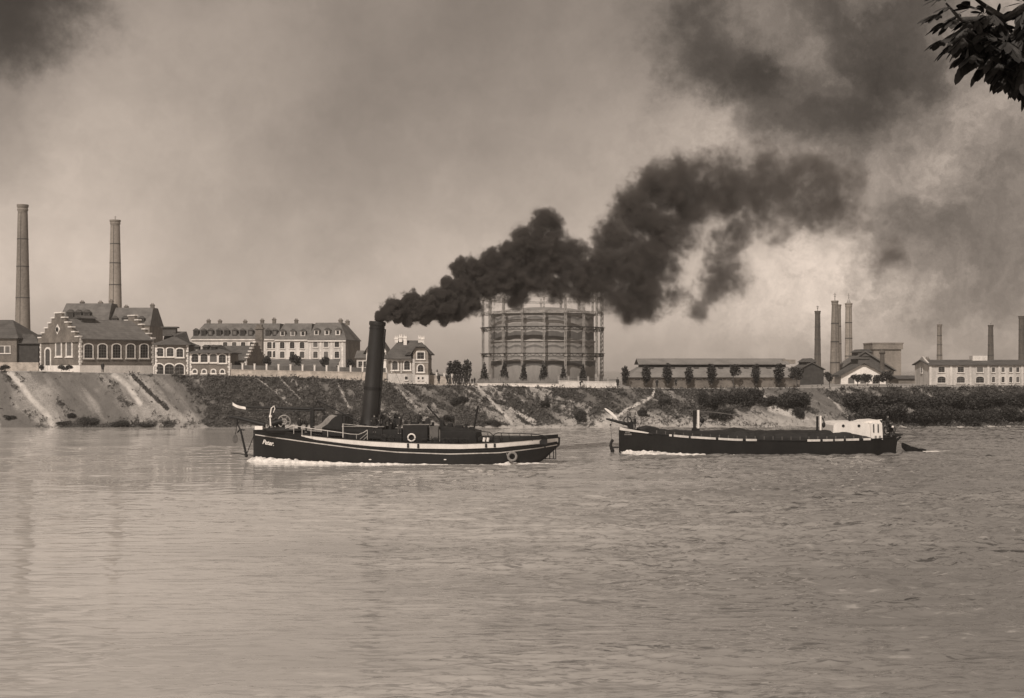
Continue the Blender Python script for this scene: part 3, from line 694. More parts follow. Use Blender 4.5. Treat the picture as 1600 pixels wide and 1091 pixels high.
# wing roof: ridge towards the viewer, clipped gable
xm = (xa + xb) / 2; hw = (xb - xa) / 2 + .55; zp = b.f.z(536); zk = b.f.z(541.5)
k = .45
mbw = MB().add([(xm - hw, -.5, zw - .25), (xm - hw * k, -.5, zk), (xm + hw * k, -.5, zk), (xm + hw, -.5, zw - .25), (xm - hw, D - .5, zw - .25), (xm, 1.0, zp + .15), (xm, D / 2, zp + .15), (xm + hw, D - .5, zw - .25)],
    [(0, 1, 5, 6, 4), (3, 7, 6, 5, 2), (1, 2, 5), (4, 6, 7)])
wr = b.part(mbw, 'wing_roof', M['roofd']); sol = wr.modifiers.new('s', 'SOLIDIFY'); sol.thickness = .14
b.part(MB().prism([(xa + .01, zw), (xb - .01, zw), (xm + hw * k, zk - .2), (xm - hw * k, zk - .2)], 'y', .02, D / 2), 'gable_wall', M['brickl'])
b.part(MB().box(xa - .02, xb + .05, -.1, -.061, b.f.z(567), b.f.z(565.5)).box(xa - .05, xa + .3, -.12, -.061, 0, b.f.z(561)), 'string_course', M['plaster2'])
b.win(xm, b.f.z(561, 0), 1.15, 1.1, sur=.16, bars=(2, 2)); b.win(xm, b.f.z(581), .95, 1.15, arch=.5, sur=.2)
for dx in (-.35, .35): b.win(xm + dx, b.f.z(594), .32, .5, sur=.05, bars=(1, 1), yl=-.07)
for px in (617, 636): b.win(b.f.x(px, 1), b.f.z(578, 0, 1), .95, 1.5, yl=1.0, arch=.5, sur=.2)
b.win(b.f.x(635, 1), b.f.z(594, 0, 1), .5, .6, yl=.93, sur=.08, bars=(1, 1))
b.part(MB().box(0, xa, .9, .99, b.f.z(564), b.f.z(561.5)), 'frieze', M['plaster2'])
dm = MB().prism([(b.f.x(632), b.f.z(555)), (b.f.x(647), b.f.z(555)), (b.f.x(643), b.f.z(550)), (b.f.x(637), b.f.z(550))], 'y', .6, 4); b.part(dm, 'dormer', M['dark'], r1)
b.chimneys([(b.f.x(622.5), 4.6, zr - .3, b.f.z(525.5, 0, 4.6)), (b.f.x(630), 4.2, zr - .8, b.f.z(526, 0, 4.2)), (b.f.x(615.5), 4.6, zr - .4, b.f.z(527.5, 0, 4.6)), (b.f.x(653), 4.6, zr - .4, b.f.z(527, 0, 4.6)), (b.f.x(658.5), 4, zr - .9, b.f.z(528, 0, 4))], r1, m=M['stone'], w=.55)
for px in (612, 627, 645):
    x = b.f.x(px, 1); b.part(MB().box(x - .12, x + .12, .9, .999, b.f.z(583), b.f.z(565)), 'pilaster', M['plaster2'])

# --- walls and fences along the top of the bank
def wall_fence(label, px0, px1, Y, pyb0, pyb1, hwall, hf, pitch, wm='wallstone', fm='fence', rail=False, cat='fence', group=None):
    X0, X1 = (px0 - 800) * Y / F, (px1 - 800) * Y / F; z0, z1 = pz(pyb0, Y), pz(pyb1, Y)
    o = empty('wall_with_fence' if hf else 'low_wall', (X0, Y, z0), 0, label, cat, group); L = X1 - X0
    def P(mb_, x0, x1, y0, y1, za, zb):   # a box that follows the slope of the wall foot
        a, b_ = (z1 - z0) * x0 / L, (z1 - z0) * x1 / L
        mb_.add([(x0, y0, za + a), (x1, y0, za + b_), (x1, y1, za + b_), (x0, y1, za + a), (x0, y0, zb + a), (x1, y0, zb + b_), (x1, y1, zb + b_), (x0, y1, zb + a)],
                [(3, 2, 1, 0), (4, 5, 6, 7), (0, 1, 5, 4), (1, 2, 6, 5), (2, 3, 7, 6), (3, 0, 4, 7)])
    mb = MB(); P(mb, 0, L, 0, .3, -.8, hwall); P(mb, -.05, L + .05, -.06, .36, hwall, hwall + .1); mb.build('wall', M[wm], o)
    if hf:
        fb = MB()
        if rail:
            for z in (.35, .8): P(fb, 0, L, .1, .18, hwall + z * hf, hwall + z * hf + .1)
        else: P(fb, 0, L, .1, .16, hwall + .12, hwall + hf)
        fb.build('fence_panel', M[fm], o)
        n = int(round(L / pitch)); pb = MB().box(-.14, .14, .02, .3, hwall, hwall + hf + .22).box(-.19, .19, -.02, .34, hwall + hf + .22, hwall + hf + .3)
        me = pb.mesh('post', M['stone' if not rail else 'steel'])
        for i in range(n + 1):
            x = L * i / n; link(bpy.data.objects.new('post', me), o, (x, 0, (z1 - z0) * x / L))
    return o
wall_fence('pale wall topped by a dark board fence with white posts below the flats', 360, 604, 216, 587, 592, .95, .85, 2.1)
wall_fence('pale garden wall with a dark fence right of the villa', 670, 706, 216, 596, 600, 1.0, .4, 1.3)
wall_fence('long bright low wall before the gasometer meadow', 706, 873, 213.2, 602, 603.5, .28, 0, 1, wm='lime', cat='wall')
wall_fence('bright wall with a light railing on it, right of the gasometer meadow', 873, 965, 213, 606, 608, 1.1, .55, 1.75, wm='plaster', rail=True)
wall_fence('low dark wall with shrubs before the long workshop', 985, 1250, 222, 603, 603, .9, 0, 1, wm='brick', cat='wall')

# --- gasometer
YG = 262.0; XG = (847.5 - 800) * YG / F; zG = pz(592, YG)
g = empty('gasometer', (XG, YG, zG), 0, 'huge round gasometer in a tall ring of iron columns and girders', 'gasometer')
def gz(py, Y=YG): return pz(py, Y) - zG
def band_material():
    m = bpy.data.materials.new('gasometer_plate'); m.use_nodes = True; t = NT(m.node_tree); p = t.n['Principled BSDF']
    co = t.new('ShaderNodeTexCoord').outputs['Object']; sx = t.new('ShaderNodeSeparateXYZ'); t.put(sx.inputs[0], co)
    ang = t.math('ARCTAN2', sx.outputs[1], sx.outputs[0])
    sc = t.math('ABSOLUTE', t.math('COSINE', t.math('MULTIPLY_ADD', ang, 9.0, math.pi * 0.0)))
    z = t.math('ADD', t.math('MULTIPLY_ADD', sc, -0.40, sx.outputs[2]), t.math('MULTIPLY', t.math('SUBTRACT', t.noise(co, 1.5, 3), .5), .25))
    H = gz(490)
    cr = t.new('ShaderNodeValToRGB'); t.put(cr.inputs[0], t.math('DIVIDE', z, H)); e = cr.color_ramp.elements
    stops = [(0, .20), (.17, .24), (.18, .07), (.26, .08), (.275, .30), (.31, .16), (.33, .27), (.44, .24), (.45, .12), (.475, .12), (.485, .30), (.52, .2), (.53, .29), (.565, .28), (.575, .10), (.68, .105), (.69, .33), (.72, .19), (.80, .22), (.815, .30), (.87, .2), (.875, .12), (.9, .12), (.91, .26), (.96, .2)]
    e[0].position, e[0].color = stops[0][0], sep(stops[0][1]); e[1].position, e[1].color = stops[1][0], sep(stops[1][1])
    for q, v in stops[2:]: el = cr.color_ramp.elements.new(q); el.color = sep(v)
    n = t.smooth(t.noise(t.mapping(co, (1, 1, .3)), 1.6, 5, .65), .3, .7, .88, 1.10)
    mm = t.new('ShaderNodeMix', data_type='RGBA', blend_type='MULTIPLY'); mm.inputs[0].default_value = 1
    cc = t.new('ShaderNodeCombineColor')
    for i in range(3): t.put(cc.inputs[i], n)
    t.put(mm.inputs[6], cr.outputs[0]); t.put(mm.inputs[7], cc.outputs[0]); t.put(p.inputs['Base Color'], mm.outputs[2]); p.inputs['Roughness'].default_value = .7
    return m
GP = band_material(); RD = 10.6; RF = 12.35; HD = gz(490)
tank = MB().lathe([(RD + .25, -1), (RD + .25, HD * .27), (RD + .05, HD * .28), (RD + .05, HD * .56), (RD - .15, HD * .57), (RD - .15, HD * .97), (RD - .05, HD * .975), (RD - .05, HD), (RD - .9, HD + .25), (RD * .6, HD + .9), (RD * .3, HD + 1.15), (.01, HD + 1.2)], 96)
tank.build('tank', GP, g, smooth=True)
for zz in (HD * .275, HD * .565, HD * .98): MB().torus((0, 0, zz), RD + .18, .14, 'z', 72, 6).build('cup_ring', M['steel'], g)
HC = gz(459); lev = [gz(555.5), gz(515.5), gz(490.5), gz(468)]
col = MB()
for dx, dy in ((-.15, -.15), (.15, -.15), (.15, .15), (-.15, .15)): col.box(dx - .04, dx + .04, dy - .04, dy + .04, -1, HC)
for i in range(int(HC / .9)):
    z = i * .9
    for a, c in (((-.15, -.15), (.15, -.15)), ((.15, .15), (-.15, .15)), ((-.15, .15), (-.15, -.15)), ((.15, -.15), (.15, .15))):
        col.tube([(a[0], a[1], z), (c[0], c[1], z + .9)], .04, 4)
col.box(-.27, .27, -.27, .27, -1, .9)
for z in lev: col.box(-.3, .3, -.3, .3, z - .26, z + .26)
cmesh = col.mesh('column', M['steel'])
fin = MB().tube([(0, 0, HC), (0, 0, HC + 1.0)], [.1, .03], 6).ico((0, 0, HC + .6), .14, 1); fmesh = fin.mesh('finial', M['steeld'])
gm = []
ch = 2 * RF * math.sin(R(10)) / 2 * 1.0
def girder(h, dark):
    mb = MB(); mb.box(-ch, ch, -.07, .07, h - .06, h + .06).box(-ch, ch, -.07, .07, -h - .06, -h + .06)
    n = 6
    for i in range(n):
        x0, x1 = -ch + 2 * ch * i / n, -ch + 2 * ch * (i + 1) / n
        mb.tube([(x0, 0, -h if i % 2 else h), (x1, 0, h if i % 2 else -h)], .045, 4)
    return mb
gmesh = [girder(.28, 1).box(-ch, ch, -.55, -.1, .33, .38).mesh('girder', M['steeld']), girder(.28, 1).box(-ch, ch, -.55, -.1, .33, .38).mesh('girder', M['steeld']), girder(.16, 0).mesh('girder', M['steel']), girder(.16, 0).mesh('girder', M['steel'])]
brace = MB()
brace.tube([(-ch, 0, lev[0] + .4), (ch, 0, lev[1] - .4)], .035, 4).tube([(ch, 0, lev[0] + .4), (-ch, 0, lev[1] - .4)], .035, 4)
brace.tube([(-ch, 0, lev[1] + .4), (ch, 0, lev[3] - .3)], .035, 4).tube([(ch, 0, lev[1] + .4), (-ch, 0, lev[3] - .3)], .035, 4)
bmesh_ = brace.mesh('tie_rod', M['steel'])
for i in range(18):
    a = R(-90 + 20 * i); c = link(bpy.data.objects.new('column', cmesh), g, (RF * math.cos(a), RF * math.sin(a), 0), a + R(90))
    link(bpy.data.objects.new('finial', fmesh), c)
    a2 = a + R(10); q = RF * math.cos(R(10))
    for z, me in zip(lev, gmesh): link(bpy.data.objects.new('girder', me), g, (q * math.cos(a2), q * math.sin(a2), z), a2 + R(90))

# --- chimneys: (label, px, py top, py base, r top px, r base px, Y, material, finial)
def stack(label, px, pt, pb, rt, rb, Y, m, fin=0.0, lean=0.0, group=None):
    z0 = pz(pb, Y); H = pz(pt, Y) - z0; a, b_ = rt * Y / F, rb * Y / F
    prof = [(b_ * 1.02, -3.0), (b_, 0)]
    for i in range(1, 12): k = i / 12; prof.append((b_ + (a - b_) * k, H * k))
    prof += [(a * 1.0, H * .945), (a * 1.14, H * .955), (a * 1.14, H * .965), (a * 1.04, H * .97), (a * 1.22, H * .985), (a * 1.22, H)]
    o = empty('factory_chimney', ((px - 800) * Y / F, Y, z0), 0, label, 'chimney', group)
    sh = MB().lathe(prof, 28); sh.lathe([(a * .8, H), (a * .8, H - 1)], 20, cap=False); sh.build('shaft', m, o, smooth=True)
    bands = MB()
    for k in (.25, .5, .72): r = b_ + (a - b_) * k + .03; bands.lathe([(r, H * k), (r, H * k + .22)], 28)
    bands.build('iron_band', M['steeld'], o)
    if fin:
        f_ = MB().tube([(0, 0, H - .1), (0, 0, H + fin)], .09, 6).ico((0, 0, H + fin * .55), .2, 1).box(-.3, .3, -.05, .05, H + fin * .75, H + fin * .75 + .12)
        if fin > 2: f_.lathe([(a * .75, H), (a * .35, H + fin * .35), (.08, H + fin * .45)], 12)
        f_.build('lightning_rod', M['steel'], o)
    ld = MB()
    ld.tube([(0, -b_ - .1, 0), (0, -a - .1, H * .94)], .04, 4); ld.build('ladder', M['steeld'], o)
    return o
stack('tallest brick chimney, tapering, behind the dark hipped roof on the left', 35.5, 320, 515, 7.2, 11.5, 300, M['chim'])
stack('pale brick chimney rising behind the big tiled works house', 180, 344, 480, 7.0, 10, 320, M['chiml'], 1.0)
stack('dark thin chimney left of the thick pair of chimneys', 1277.5, 486, 577, 4.0, 5.2, 290, M['chimd'], 1.2)
stack('thickest front chimney of the pair behind the small dark shed', 1304.5, 470, 600, 4.6, 8.2, 262, M['chim'], 1.6)
stack('rear chimney of the thick pair, half hidden by its neighbour', 1309.5, 476, 600, 4.2, 6.0, 300, M['chim'])
stack('pale slender chimney with a pointed cap right of the thick pair', 1326, 474, 585, 4.8, 6.2, 310, M['chiml'], 2.4)
stack('slim chimney above the left part of the long white factory', 1468, 507, 572, 3.4, 4.4, 330, M['chim'], .9)
stack('slim dark chimney above the middle of the long white factory', 1548, 508, 572, 3.6, 4.8, 320, M['chimd'], .9)
stack('chimney at the right edge above the long white factory', 1596.5, 494, 572, 4.4, 5.0, 320, M['chimd'])

# --- long workshop with raised ventilator roof
Yw = 240.0; b = Bld('workshop', 'very long workshop with a raised ventilator roof behind the row of pointed trees', 'workshop', 984, Yw, pz(603, Yw), 0)
W_ = b.f.x(1244); D = 16; ze = b.f.z(589)
b.box('wall', 0, W_, 0, D, 0, ze, M['brick'])
x0, x1 = 2.4, W_ - .6; ya, yb = 4.6, D - 4.6; zt = b.f.z(573.5, 0, ya)
b.part(MB().add([(-.5, -.5, ze - .1), (W_ + .5, -.5, ze - .1), (W_ + .5, D + .5, ze - .1), (-.5, D + .5, ze - .1), (x0, ya, zt), (x1, ya, zt), (x1, yb, zt), (x0, yb, zt)],
    [(3, 2, 1, 0), (0, 1, 5, 4), (1, 2, 6, 5), (2, 3, 7, 6), (3, 0, 4, 7), (4, 5, 6, 7)]), 'roof', M['roofl'])
b.box('clerestory', x0 + .3, x1 - .3, ya + .3, yb - .3, zt, zt + .55, M['dark'])
rr = b.part(MB().prism([(ya - .7, zt + .45), ((ya + yb) / 2, zt + 1.5), (yb + .7, zt + .45), (yb + .7, zt + .6), ((ya + yb) / 2, zt + 1.66), (ya - .7, zt + .6)], 'x', x0 - .4, x1 + .2), 'ridge_roof', M['roofl'])
b.part(MB().box(b.f.x(1223, 6), b.f.x(1243, 6), 6, 9, zt + .6, b.f.z(562, 0, 6)), 'roof_tower', M['brickl'])
b.box('side_shed', b.f.x(1149, -2), b.f.x(1245, -2), -2.4, -.003, 0, b.f.z(599, 0, -2.4), M['lime'])
for px in range(1156, 1245, 12): b.part(MB().box(b.f.x(px, -2.4), b.f.x(px + 3, -2.4), -2.44, -2.38, b.f.z(598, 0, -2.4), b.f.z(593, 0, -2.4)), 'pane', M['glass'])
for px in list(range(996, 1146, 16)): b.win(b.f.x(px), b.f.z(599.5), 1.1, .85, sur=.08, fm=M['steel'])
for px in (1017, 1050, 1087, 1125, 1165, 1200): x = b.f.x(px, ya); b.part(MB().prism([(x - .5, zt - .1), (x + .5, zt - .1), (x, zt - .6)], 'y', ya - .95, ya - .2), 'roof_vent', M['dark'], rr)

# --- sheds and halls on the right
b = Bld('dark_shed', 'small dark shed with a ridge ventilator right of the long workshop', 'shed', 1250, 246, pz(602, 246), 0)
W_ = b.f.x(1287); D = 8; ze = b.f.z(577); zr = b.f.z(567)
b.box('wall', 0, W_, 0, D, 0, ze, M['dark']); b.gable('roof', 0, W_, 0, D, ze, zr, M['roofd'], oh=.3, axis='y', wallm=M['dark'])
b.part(MB().box(W_ * .32, W_ * .68, .3, D - .3, zr - .7, zr + .2).prism([(W_ * .26, zr + .15), (W_ * .74, zr + .15), (W_ / 2, zr + .9)], 'y', 0, D), 'ridge_vent', M['roofd'])
b = Bld('retort_hall', 'big dark gabled hall with a ridge ventilator behind the white gable', 'factory hall', 1311, 272, pz(602, 272), 0)
W_ = b.f.x(1396); D = 5; ze = b.f.z(578); xm = b.f.x(1351); zr = b.f.z(551)
b.box('wall', 0, W_, 0, D, 0, ze, M['brick']); b.part(MB().prism([(0, ze), (W_, ze), (xm, zr)], 'y', 0, D), 'gable_wall', M['roofd'])
b.part(MB().prism([(-.5, ze - .3), (xm, zr + .1), (W_ + .5, ze - .3), (W_ + .5, ze), (xm, zr + .45), (-.5, ze)], 'y', -.5, D), 'roof', M['roof'])
b.part(MB().box(xm - 1.4, xm + 1.4, -.2, D, zr - .8, zr + .1).prism([(xm - 1.8, zr + .05), (xm + 1.8, zr + .05), (xm + .8, zr + .7), (xm - .8, zr + .7)], 'y', -.4, D), 'ridge_vent', M['roofd'])
b = Bld('white_gable_hall', 'hall with a bright white gable wall under a dark pitched roof', 'factory hall', 1314, 248, pz(602, 248), 0)
W_ = b.f.x(1384); D = 5; ze = b.f.z(586); xm = b.f.x(1349); zr = b.f.z(568)
b.box('wall', 0, W_, 0, D, 0, ze, M['lime']); b.part(MB().prism([(0, ze), (W_, ze), (xm, zr)], 'y', 0, D), 'gable_wall', M['lime'])
b.part(MB().prism([(-.6, ze - .4), (xm, zr + .05), (W_ + .6, ze - .4), (W_ + .6, ze), (xm, zr + .5), (-.6, ze)], 'y', -.6, D), 'roof', M['roofd'])
b.part(MB().box(xm - 1.1, xm + 1.1, -.4, D, zr - .3, zr + .9).prism([(xm - 1.4, zr + .85), (xm + 1.4, zr + .85), (xm, zr + 1.3)], 'y', -.6, D), 'ridge_vent', M['roofd'])
for px in (1330, 1349, 1368): b.win(b.f.x(px), b.f.z(600), 1.2, 1.3, arch=.2, sur=.1)
b = Bld('coal_tower', 'tall square coal tower with a wider top behind the white gable hall', 'tower', 1365, 300, pz(602, 300), 0)
W_ = b.f.x(1408); b.box('wall', 0, W_, 0, 7, 0, b.f.z(546), M['chim']); b.box('tower_head', -.35, W_ + .35, -.35, 7.35, b.f.z(546), b.f.z(537.5), M['chim']); b.box('parapet', -.45, W_ + .45, -.45, 7.45, b.f.z(537.5), b.f.z(535.5), M['chim'])
st = MB().lathe([(.42, 0), (.34, 6.0), (.5, 6.2), (.5, 6.5), (.36, 6.7), (.36, 7.1)], 12); o = st.build('stove_pipe', M['chimd'], loc=((1378.5 - 800) * 265 / F, 265, pz(599, 265)))
tag(o, 'slim dark flue in front of the coal tower', 'chimney'); o.scale = (1.3, 1.3, 1.0)
Yf = 240.0; b = Bld('long_factory', 'long white two-storey factory with pilasters at the right edge', 'factory', 1452, Yf, pz(604, Yf), 0)
W_ = b.f.x(1680); D = 8.6; ze = b.f.z(570)
b.box('wall', 0, W_, 0, D, 0, ze, M['plaster2']); b.part(MB().prism([(0 - .001, ze), (D + .001, ze), (D / 2, ze + 1.6)], 'x', 0, .3), 'gable_wall', M['plaster2'])
b.gable('roof', 0, W_, 0, D, ze, ze + .8, M['roofd'], oh=.45)
b.box('roof_light', b.f.x(1455, 4), b.f.x(1508, 4), 3.4, 5.2, ze + .6, b.f.z(564.5, 0, 3.4), M['plaster2']); b.box('roof_light', b.f.x(1518, 4), b.f.x(1541, 4), 3.4, 5.2, ze + .6, b.f.z(556, 0, 3.4), M['plaster'])
b.chimneys([(1.0, D / 2, ze + .5, b.f.z(560, 0, D / 2))], w=.6)
for px in (1471, 1501, 1531): b.win(b.f.x(px), b.f.z(582), 1.15, 1.0, sur=.1, fm=M['plaster']); b.win(b.f.x(px), b.f.z(598.5), 1.5, 1.2, arch=.25, sur=.1, fm=M['plaster'])
for px in (1552, 1567, 1579, 1590, 1602): b.win(b.f.x(px), b.f.z(582), .55, .95, sur=.08, fm=M['plaster']); b.win(b.f.x(px), b.f.z(598), .55, 1.1, arch=.3, sur=.08, fm=M['plaster'])
for px in (1453.5, 1486, 1516, 1544, 1561, 1597): x = b.f.x(px); b.part(MB().box(x - .2, x + .2, -.14, -.002, 0, ze - .1), 'pilaster', M['plaster'])
b.win(D / 2, b.f.z(583, 0, 4), .9, 1.1, 'left', sur=.08)
b = Bld('low_outbuilding', 'low dark outbuilding between the coal tower and the long white factory', 'shed', 1404, 262, pz(603, 262), 0)
W_ = b.f.x(1436); b.box('wall', 0, W_, 0, 7, 0, b.f.z(592), M['brick']); b.gable('roof', 0, W_, 0, 7, b.f.z(592), b.f.z(588, 0, 3), M['roofd'])
# ------------------------------------------------------------------ trees and shrubs
def leaf_cloud(blobs, n, size, seed, flat=0.0):
    """many small leaf-clump faces spread in the shell and body of lumpy blobs [(x,y,z,rx,ry,rz)]"""
    r = np.random.RandomState(seed); B = np.array(blobs, float)
    w = (B[:, 3] * B[:, 4] * B[:, 5]) ** (2 / 3.); idx = r.choice(len(B), n, p=w / w.sum())
    d = r.normal(size=(n, 3)); d /= np.linalg.norm(d, axis=1)[:, None]
    rad = r.rand(n) ** (1 / 5.) * (0.78 + 0.34 * r.rand(n))
    c = B[idx, :3] + d * rad[:, None] * B[idx, 3:]
    a = r.normal(size=(n, 3)); a /= np.linalg.norm(a, axis=1)[:, None]
    b = np.cross(a, r.normal(size=(n, 3))); b /= np.linalg.norm(b, axis=1)[:, None]
    s = size * (0.6 + 0.9 * r.rand(n))[:, None]
    v = np.stack([c - a * s, c - b * s * .55 + a * s * .1, c + a * s, c + b * s * .55 - a * s * .1], 1).reshape(-1, 3)
    return v, np.arange(4 * n).reshape(n, 4)
def cloud_mesh(name, v, f, m):
    me = bpy.data.meshes.new(name); me.from_pydata(v.tolist(), [], f.tolist()); me.materials.append(m); me.update(); return me
def tree_parts(kind, seed, m=None):
    r = random.Random(seed); m = m or M['leaf']
    if kind == 'poplar':      # unit height, pointed
        bl = [(r.uniform(-.03, .03), r.uniform(-.03, .03), .08 + .84 * i / 9, *(3 * [0])) for i in range(10)]
        bl = [(x, y, z, .15 * (math.sin(math.pi * min(1, (z - .02) / 1.0)) ** .8) + .03, .13, .10) for x, y, z, *_ in bl]
        bl = [(x, y, z, w, w, .1) for x, y, z, w, *_ in bl]; v, f = leaf_cloud(bl, 900, .035, seed)
        tr = MB().tube([(0, 0, -.1), (0, 0, .2), (.01, 0, .9)], [.025, .02, .005], 6)
    elif kind == 'round':
        bl = [(r.uniform(-.22, .22), r.uniform(-.22, .22), r.uniform(.5, .85), .17, .17, .14) for i in range(9)]; v, f = leaf_cloud(bl, 800, .045, seed)
        tr = MB().tube([(0, 0, -.1), (.01, 0, .3), (0, .01, .75)], [.03, .022, .01], 6).tube([(0, 0, .35), (.15, .05, .65)], [.015, .005], 5).tube([(0, 0, .4), (-.14, -.04, .68)], [.015, .005], 5)
    elif kind == 'conifer':
        bl = [(r.uniform(-.02, .02), 0, .1 + .85 * i / 8, .24 * (1 - i / 9) + .03, .24 * (1 - i / 9) + .03, .09) for i in range(9)]; v, f = leaf_cloud(bl, 900, .04, seed)
        tr = MB().tube([(0, 0, -.1), (0, 0, .95)], [.03, .005], 6)
    else:                     # bush: wide low
        bl = [(r.uniform(-.5, .5), r.uniform(-.35, .35), r.uniform(.1, .55), r.uniform(.2, .38), r.uniform(.2, .35), r.uniform(.2, .36)) for i in range(8)]; v, f = leaf_cloud(bl, 2600, .042, seed)
        tr = MB()
        for i in range(4): tr.tube([(0, 0, -.2), (r.uniform(-.3, .3), r.uniform(-.2, .2), .5)], [.03, .01], 5)
    return cloud_mesh('crown', v, f, m), tr.mesh('trunk', M['bark'])
TP = {}
def plant(name, kind, label, cat, px, pyb, pyt, Y, wide=1.0, group=None, mname='leaf', var=0, z=None):
    key = (kind, var, mname)
    if key not in TP: TP[key] = tree_parts(kind, 31 + 7 * var + len(kind), M[mname])
    cm, tm = TP[key]; z0 = pz(pyb, Y) if z is None else z; H = (pyb - pyt) * Y / F
    o = empty(name, ((px - 800) * Y / F, Y, z0), rng.uniform(0, 6), label, cat, group); o.scale = (H * wide, H * wide, H)
    link(bpy.data.objects.new('crown', cm), o); link(bpy.data.objects.new('trunk', tm), o); return o
# pointed trees in front of the workshop
for i, (px, pt, w, desc) in enumerate([(977, 573, 1.0, 'leftmost pointed tree of the row before the long workshop'), (1009.5, 572, 1.15, 'second pointed tree of the row, left of the workshop roof vents'),
        (1043, 569, 1.1, 'third pointed tree of the row before the long workshop'), (1076, 573, 1.1, 'slim fourth tree of the row before the long workshop'), (1112, 569, 1.1, 'pointed tree left of the bushy tree before the workshop'),
        (1181.5, 570, 1.05, 'pointed tree right of the bushy tree before the workshop'), (1216.5, 569, 1.2, 'rightmost pointed tree of the row before the long workshop')]):
    plant('pointed_tree', 'poplar', desc, 'tree', px, 599, pt - 1, 220.8, w * 1.35, 'pointed trees before the workshop', var=i % 3)
plant('bushy_tree', 'round', 'broad bushy tree in the middle of the row of pointed trees', 'tree', 1146, 600, 567, 220.8, 1.0, var=1)
for px, t, w, desc in [(757, 569, 1.1, 'bushy tree before the left edge of the gasometer'), (788, 566, 1.0, 'tree before the gasometer, second from its left edge'), (818, 570, 1.0, 'tree before the gasometer left of its middle'), (850, 567, 1.15, 'pointed dark tree before the middle of the gasometer'), (880, 573, 1.1, 'low dark tree before the gasometer right of its middle'), (911, 571, 1.1, 'bushy tree before the right side of the gasometer')]:
    plant('young_tree', 'conifer', desc, 'tree', px, 597, t - 2, 219, w * .95, 'young trees before the gasometer', var=int(px) % 3)
for px, t, w, desc in [(704, 565, 1.1, 'left tree of the dark clump behind the group of strollers'), (712, 562, 1.0, 'tallest tree of the dark clump behind the strollers'), (717.5, 565, .9, 'right tree of the dark clump behind the strollers'), (729, 562, 1.1, 'single pointed dark tree right of the clump behind the strollers')]:
    plant('dark_tree', 'poplar', desc, 'tree', px, 596, t, 220, w * 1.3, 'dark trees right of the villa', var=int(px) % 3)
for px, t, desc in [(673.5, 576, 'small conifer right behind the villa'), (683, 578, 'second small conifer right of the villa')]: plant('small_conifer', 'conifer', desc, 'tree', px, 592, t, 226, 1.0, var=0)
for px, pb, t, desc in [(418, 588, 554, 'small round tree before the slim brick shaft'), (461, 588, 553, 'small round tree before the pale middle flats'), (508, 588, 555, 'small round tree before the corner flats'), (547.5, 588, 559, 'small round tree at the right end of the fence'), (373, 586, 563, 'dark shrub tree beside the small stepped gable')]:
    plant('round_tree', 'round', desc, 'tree', px, pb, t, 221, .75, 'round trees behind the board fence', var=int(px) % 3)
for px, t, w, desc in [(1245, 572, 1.1, 'tree at the right end of the long workshop'), (1296, 580, 1.0, 'low tree before the thick pair of chimneys'), (1340, 584, 1.3, 'shrub before the left of the white gable hall'), (1356, 583, 1.2, 'shrub before the middle of the white gable hall'), (1374, 584, 1.2, 'shrub before the right of the white gable hall'), (1386, 578, 1.0, 'shrub tree at the foot of the coal tower')]:
    plant('shrub_tree', 'round', desc, 'tree', px, 608, t, 218, w * .9, 'shrubby trees before the gabled halls', var=int(px) % 3)
for px, w, desc in [(65, 1, 'small shrub beside the gable door of the hall'), (96, 1, 'left shrub under the gable windows of the hall'), (108, 1.1, 'right shrub under the gable windows of the hall'), (8, 1.4, 'shrub before the wall at the left edge')]:
    plant('garden_shrub', 'bush', desc, 'shrub', px, 578, 567, 211, w * .7, var=2)
# bushes on the slope
def slope_at(px, py):
    """world point of the bank surface seen at a photo pixel"""
    j = np.argmin((PX - px) ** 2 + (PY - py) ** 2); return XX.ravel()[j], YY.ravel()[j], ZZ.ravel()[j]
def bush_on(px, py, hpx, wide, label, grp, var, mname='leaf'):
    x, y, z = slope_at(px, py); H = hpx * y / F
    key = ('bush', var, mname)
    if key not in TP: TP[key] = tree_parts('bush', 90 + var * 5, M[mname])
    o = empty('bush', (x, y, z - H * .08), rng.uniform(0, 6), label, 'bush', grp); o.scale = (H * wide, H * wide * .8, H)
    link(bpy.data.objects.new('crown', TP[key][0]), o); link(bpy.data.objects.new('trunk', TP[key][1]), o)
for px, py, h, w, d in [(1097, 632, 30, 1.1, 'round dark bush high on the slope above the barge bow'), (1118, 634, 28, 1.2, 'dark bush high on the slope left of the barge mast'), (1141, 630, 30, 1.3, 'large dark bush at the top of the slope above the barge mast'), (1163, 632, 28, 1.3, 'large dark bush on the slope right of the barge mast'), (1124, 656, 24, 1.2, 'dark bush low on the slope behind the barge mast'), (1196, 634, 22, 1.1, 'dark bush beside the pale scree on the slope'),
        (1178, 622, 26, 1.2, 'dark bush at the top of the slope below the bushy tree'), (1232, 636, 32, 1.3, 'big dark bush below the right end of the workshop'), (1255, 634, 30, 1.2, 'big dark bush below the dark shed'), (1247, 654, 20, 1.2, 'low bush above the barge hatches'),
        (1345, 640, 36, 1.5, 'big bush on the slope below the white gable hall'), (1372, 638, 38, 1.4, 'big bush on the slope below the coal tower'), (1357, 656, 30, 1.5, 'dark bush low on the slope behind the barge cabin'), (1396, 652, 40, 1.4, 'tall bush behind the barge stern'), (1330, 628, 24, 1.3, 'bush at the top of the slope left of the white gable hall')]:
    bush_on(px, py, h, w, d, 'bushes on the slope behind the barge', int(px) % 4)
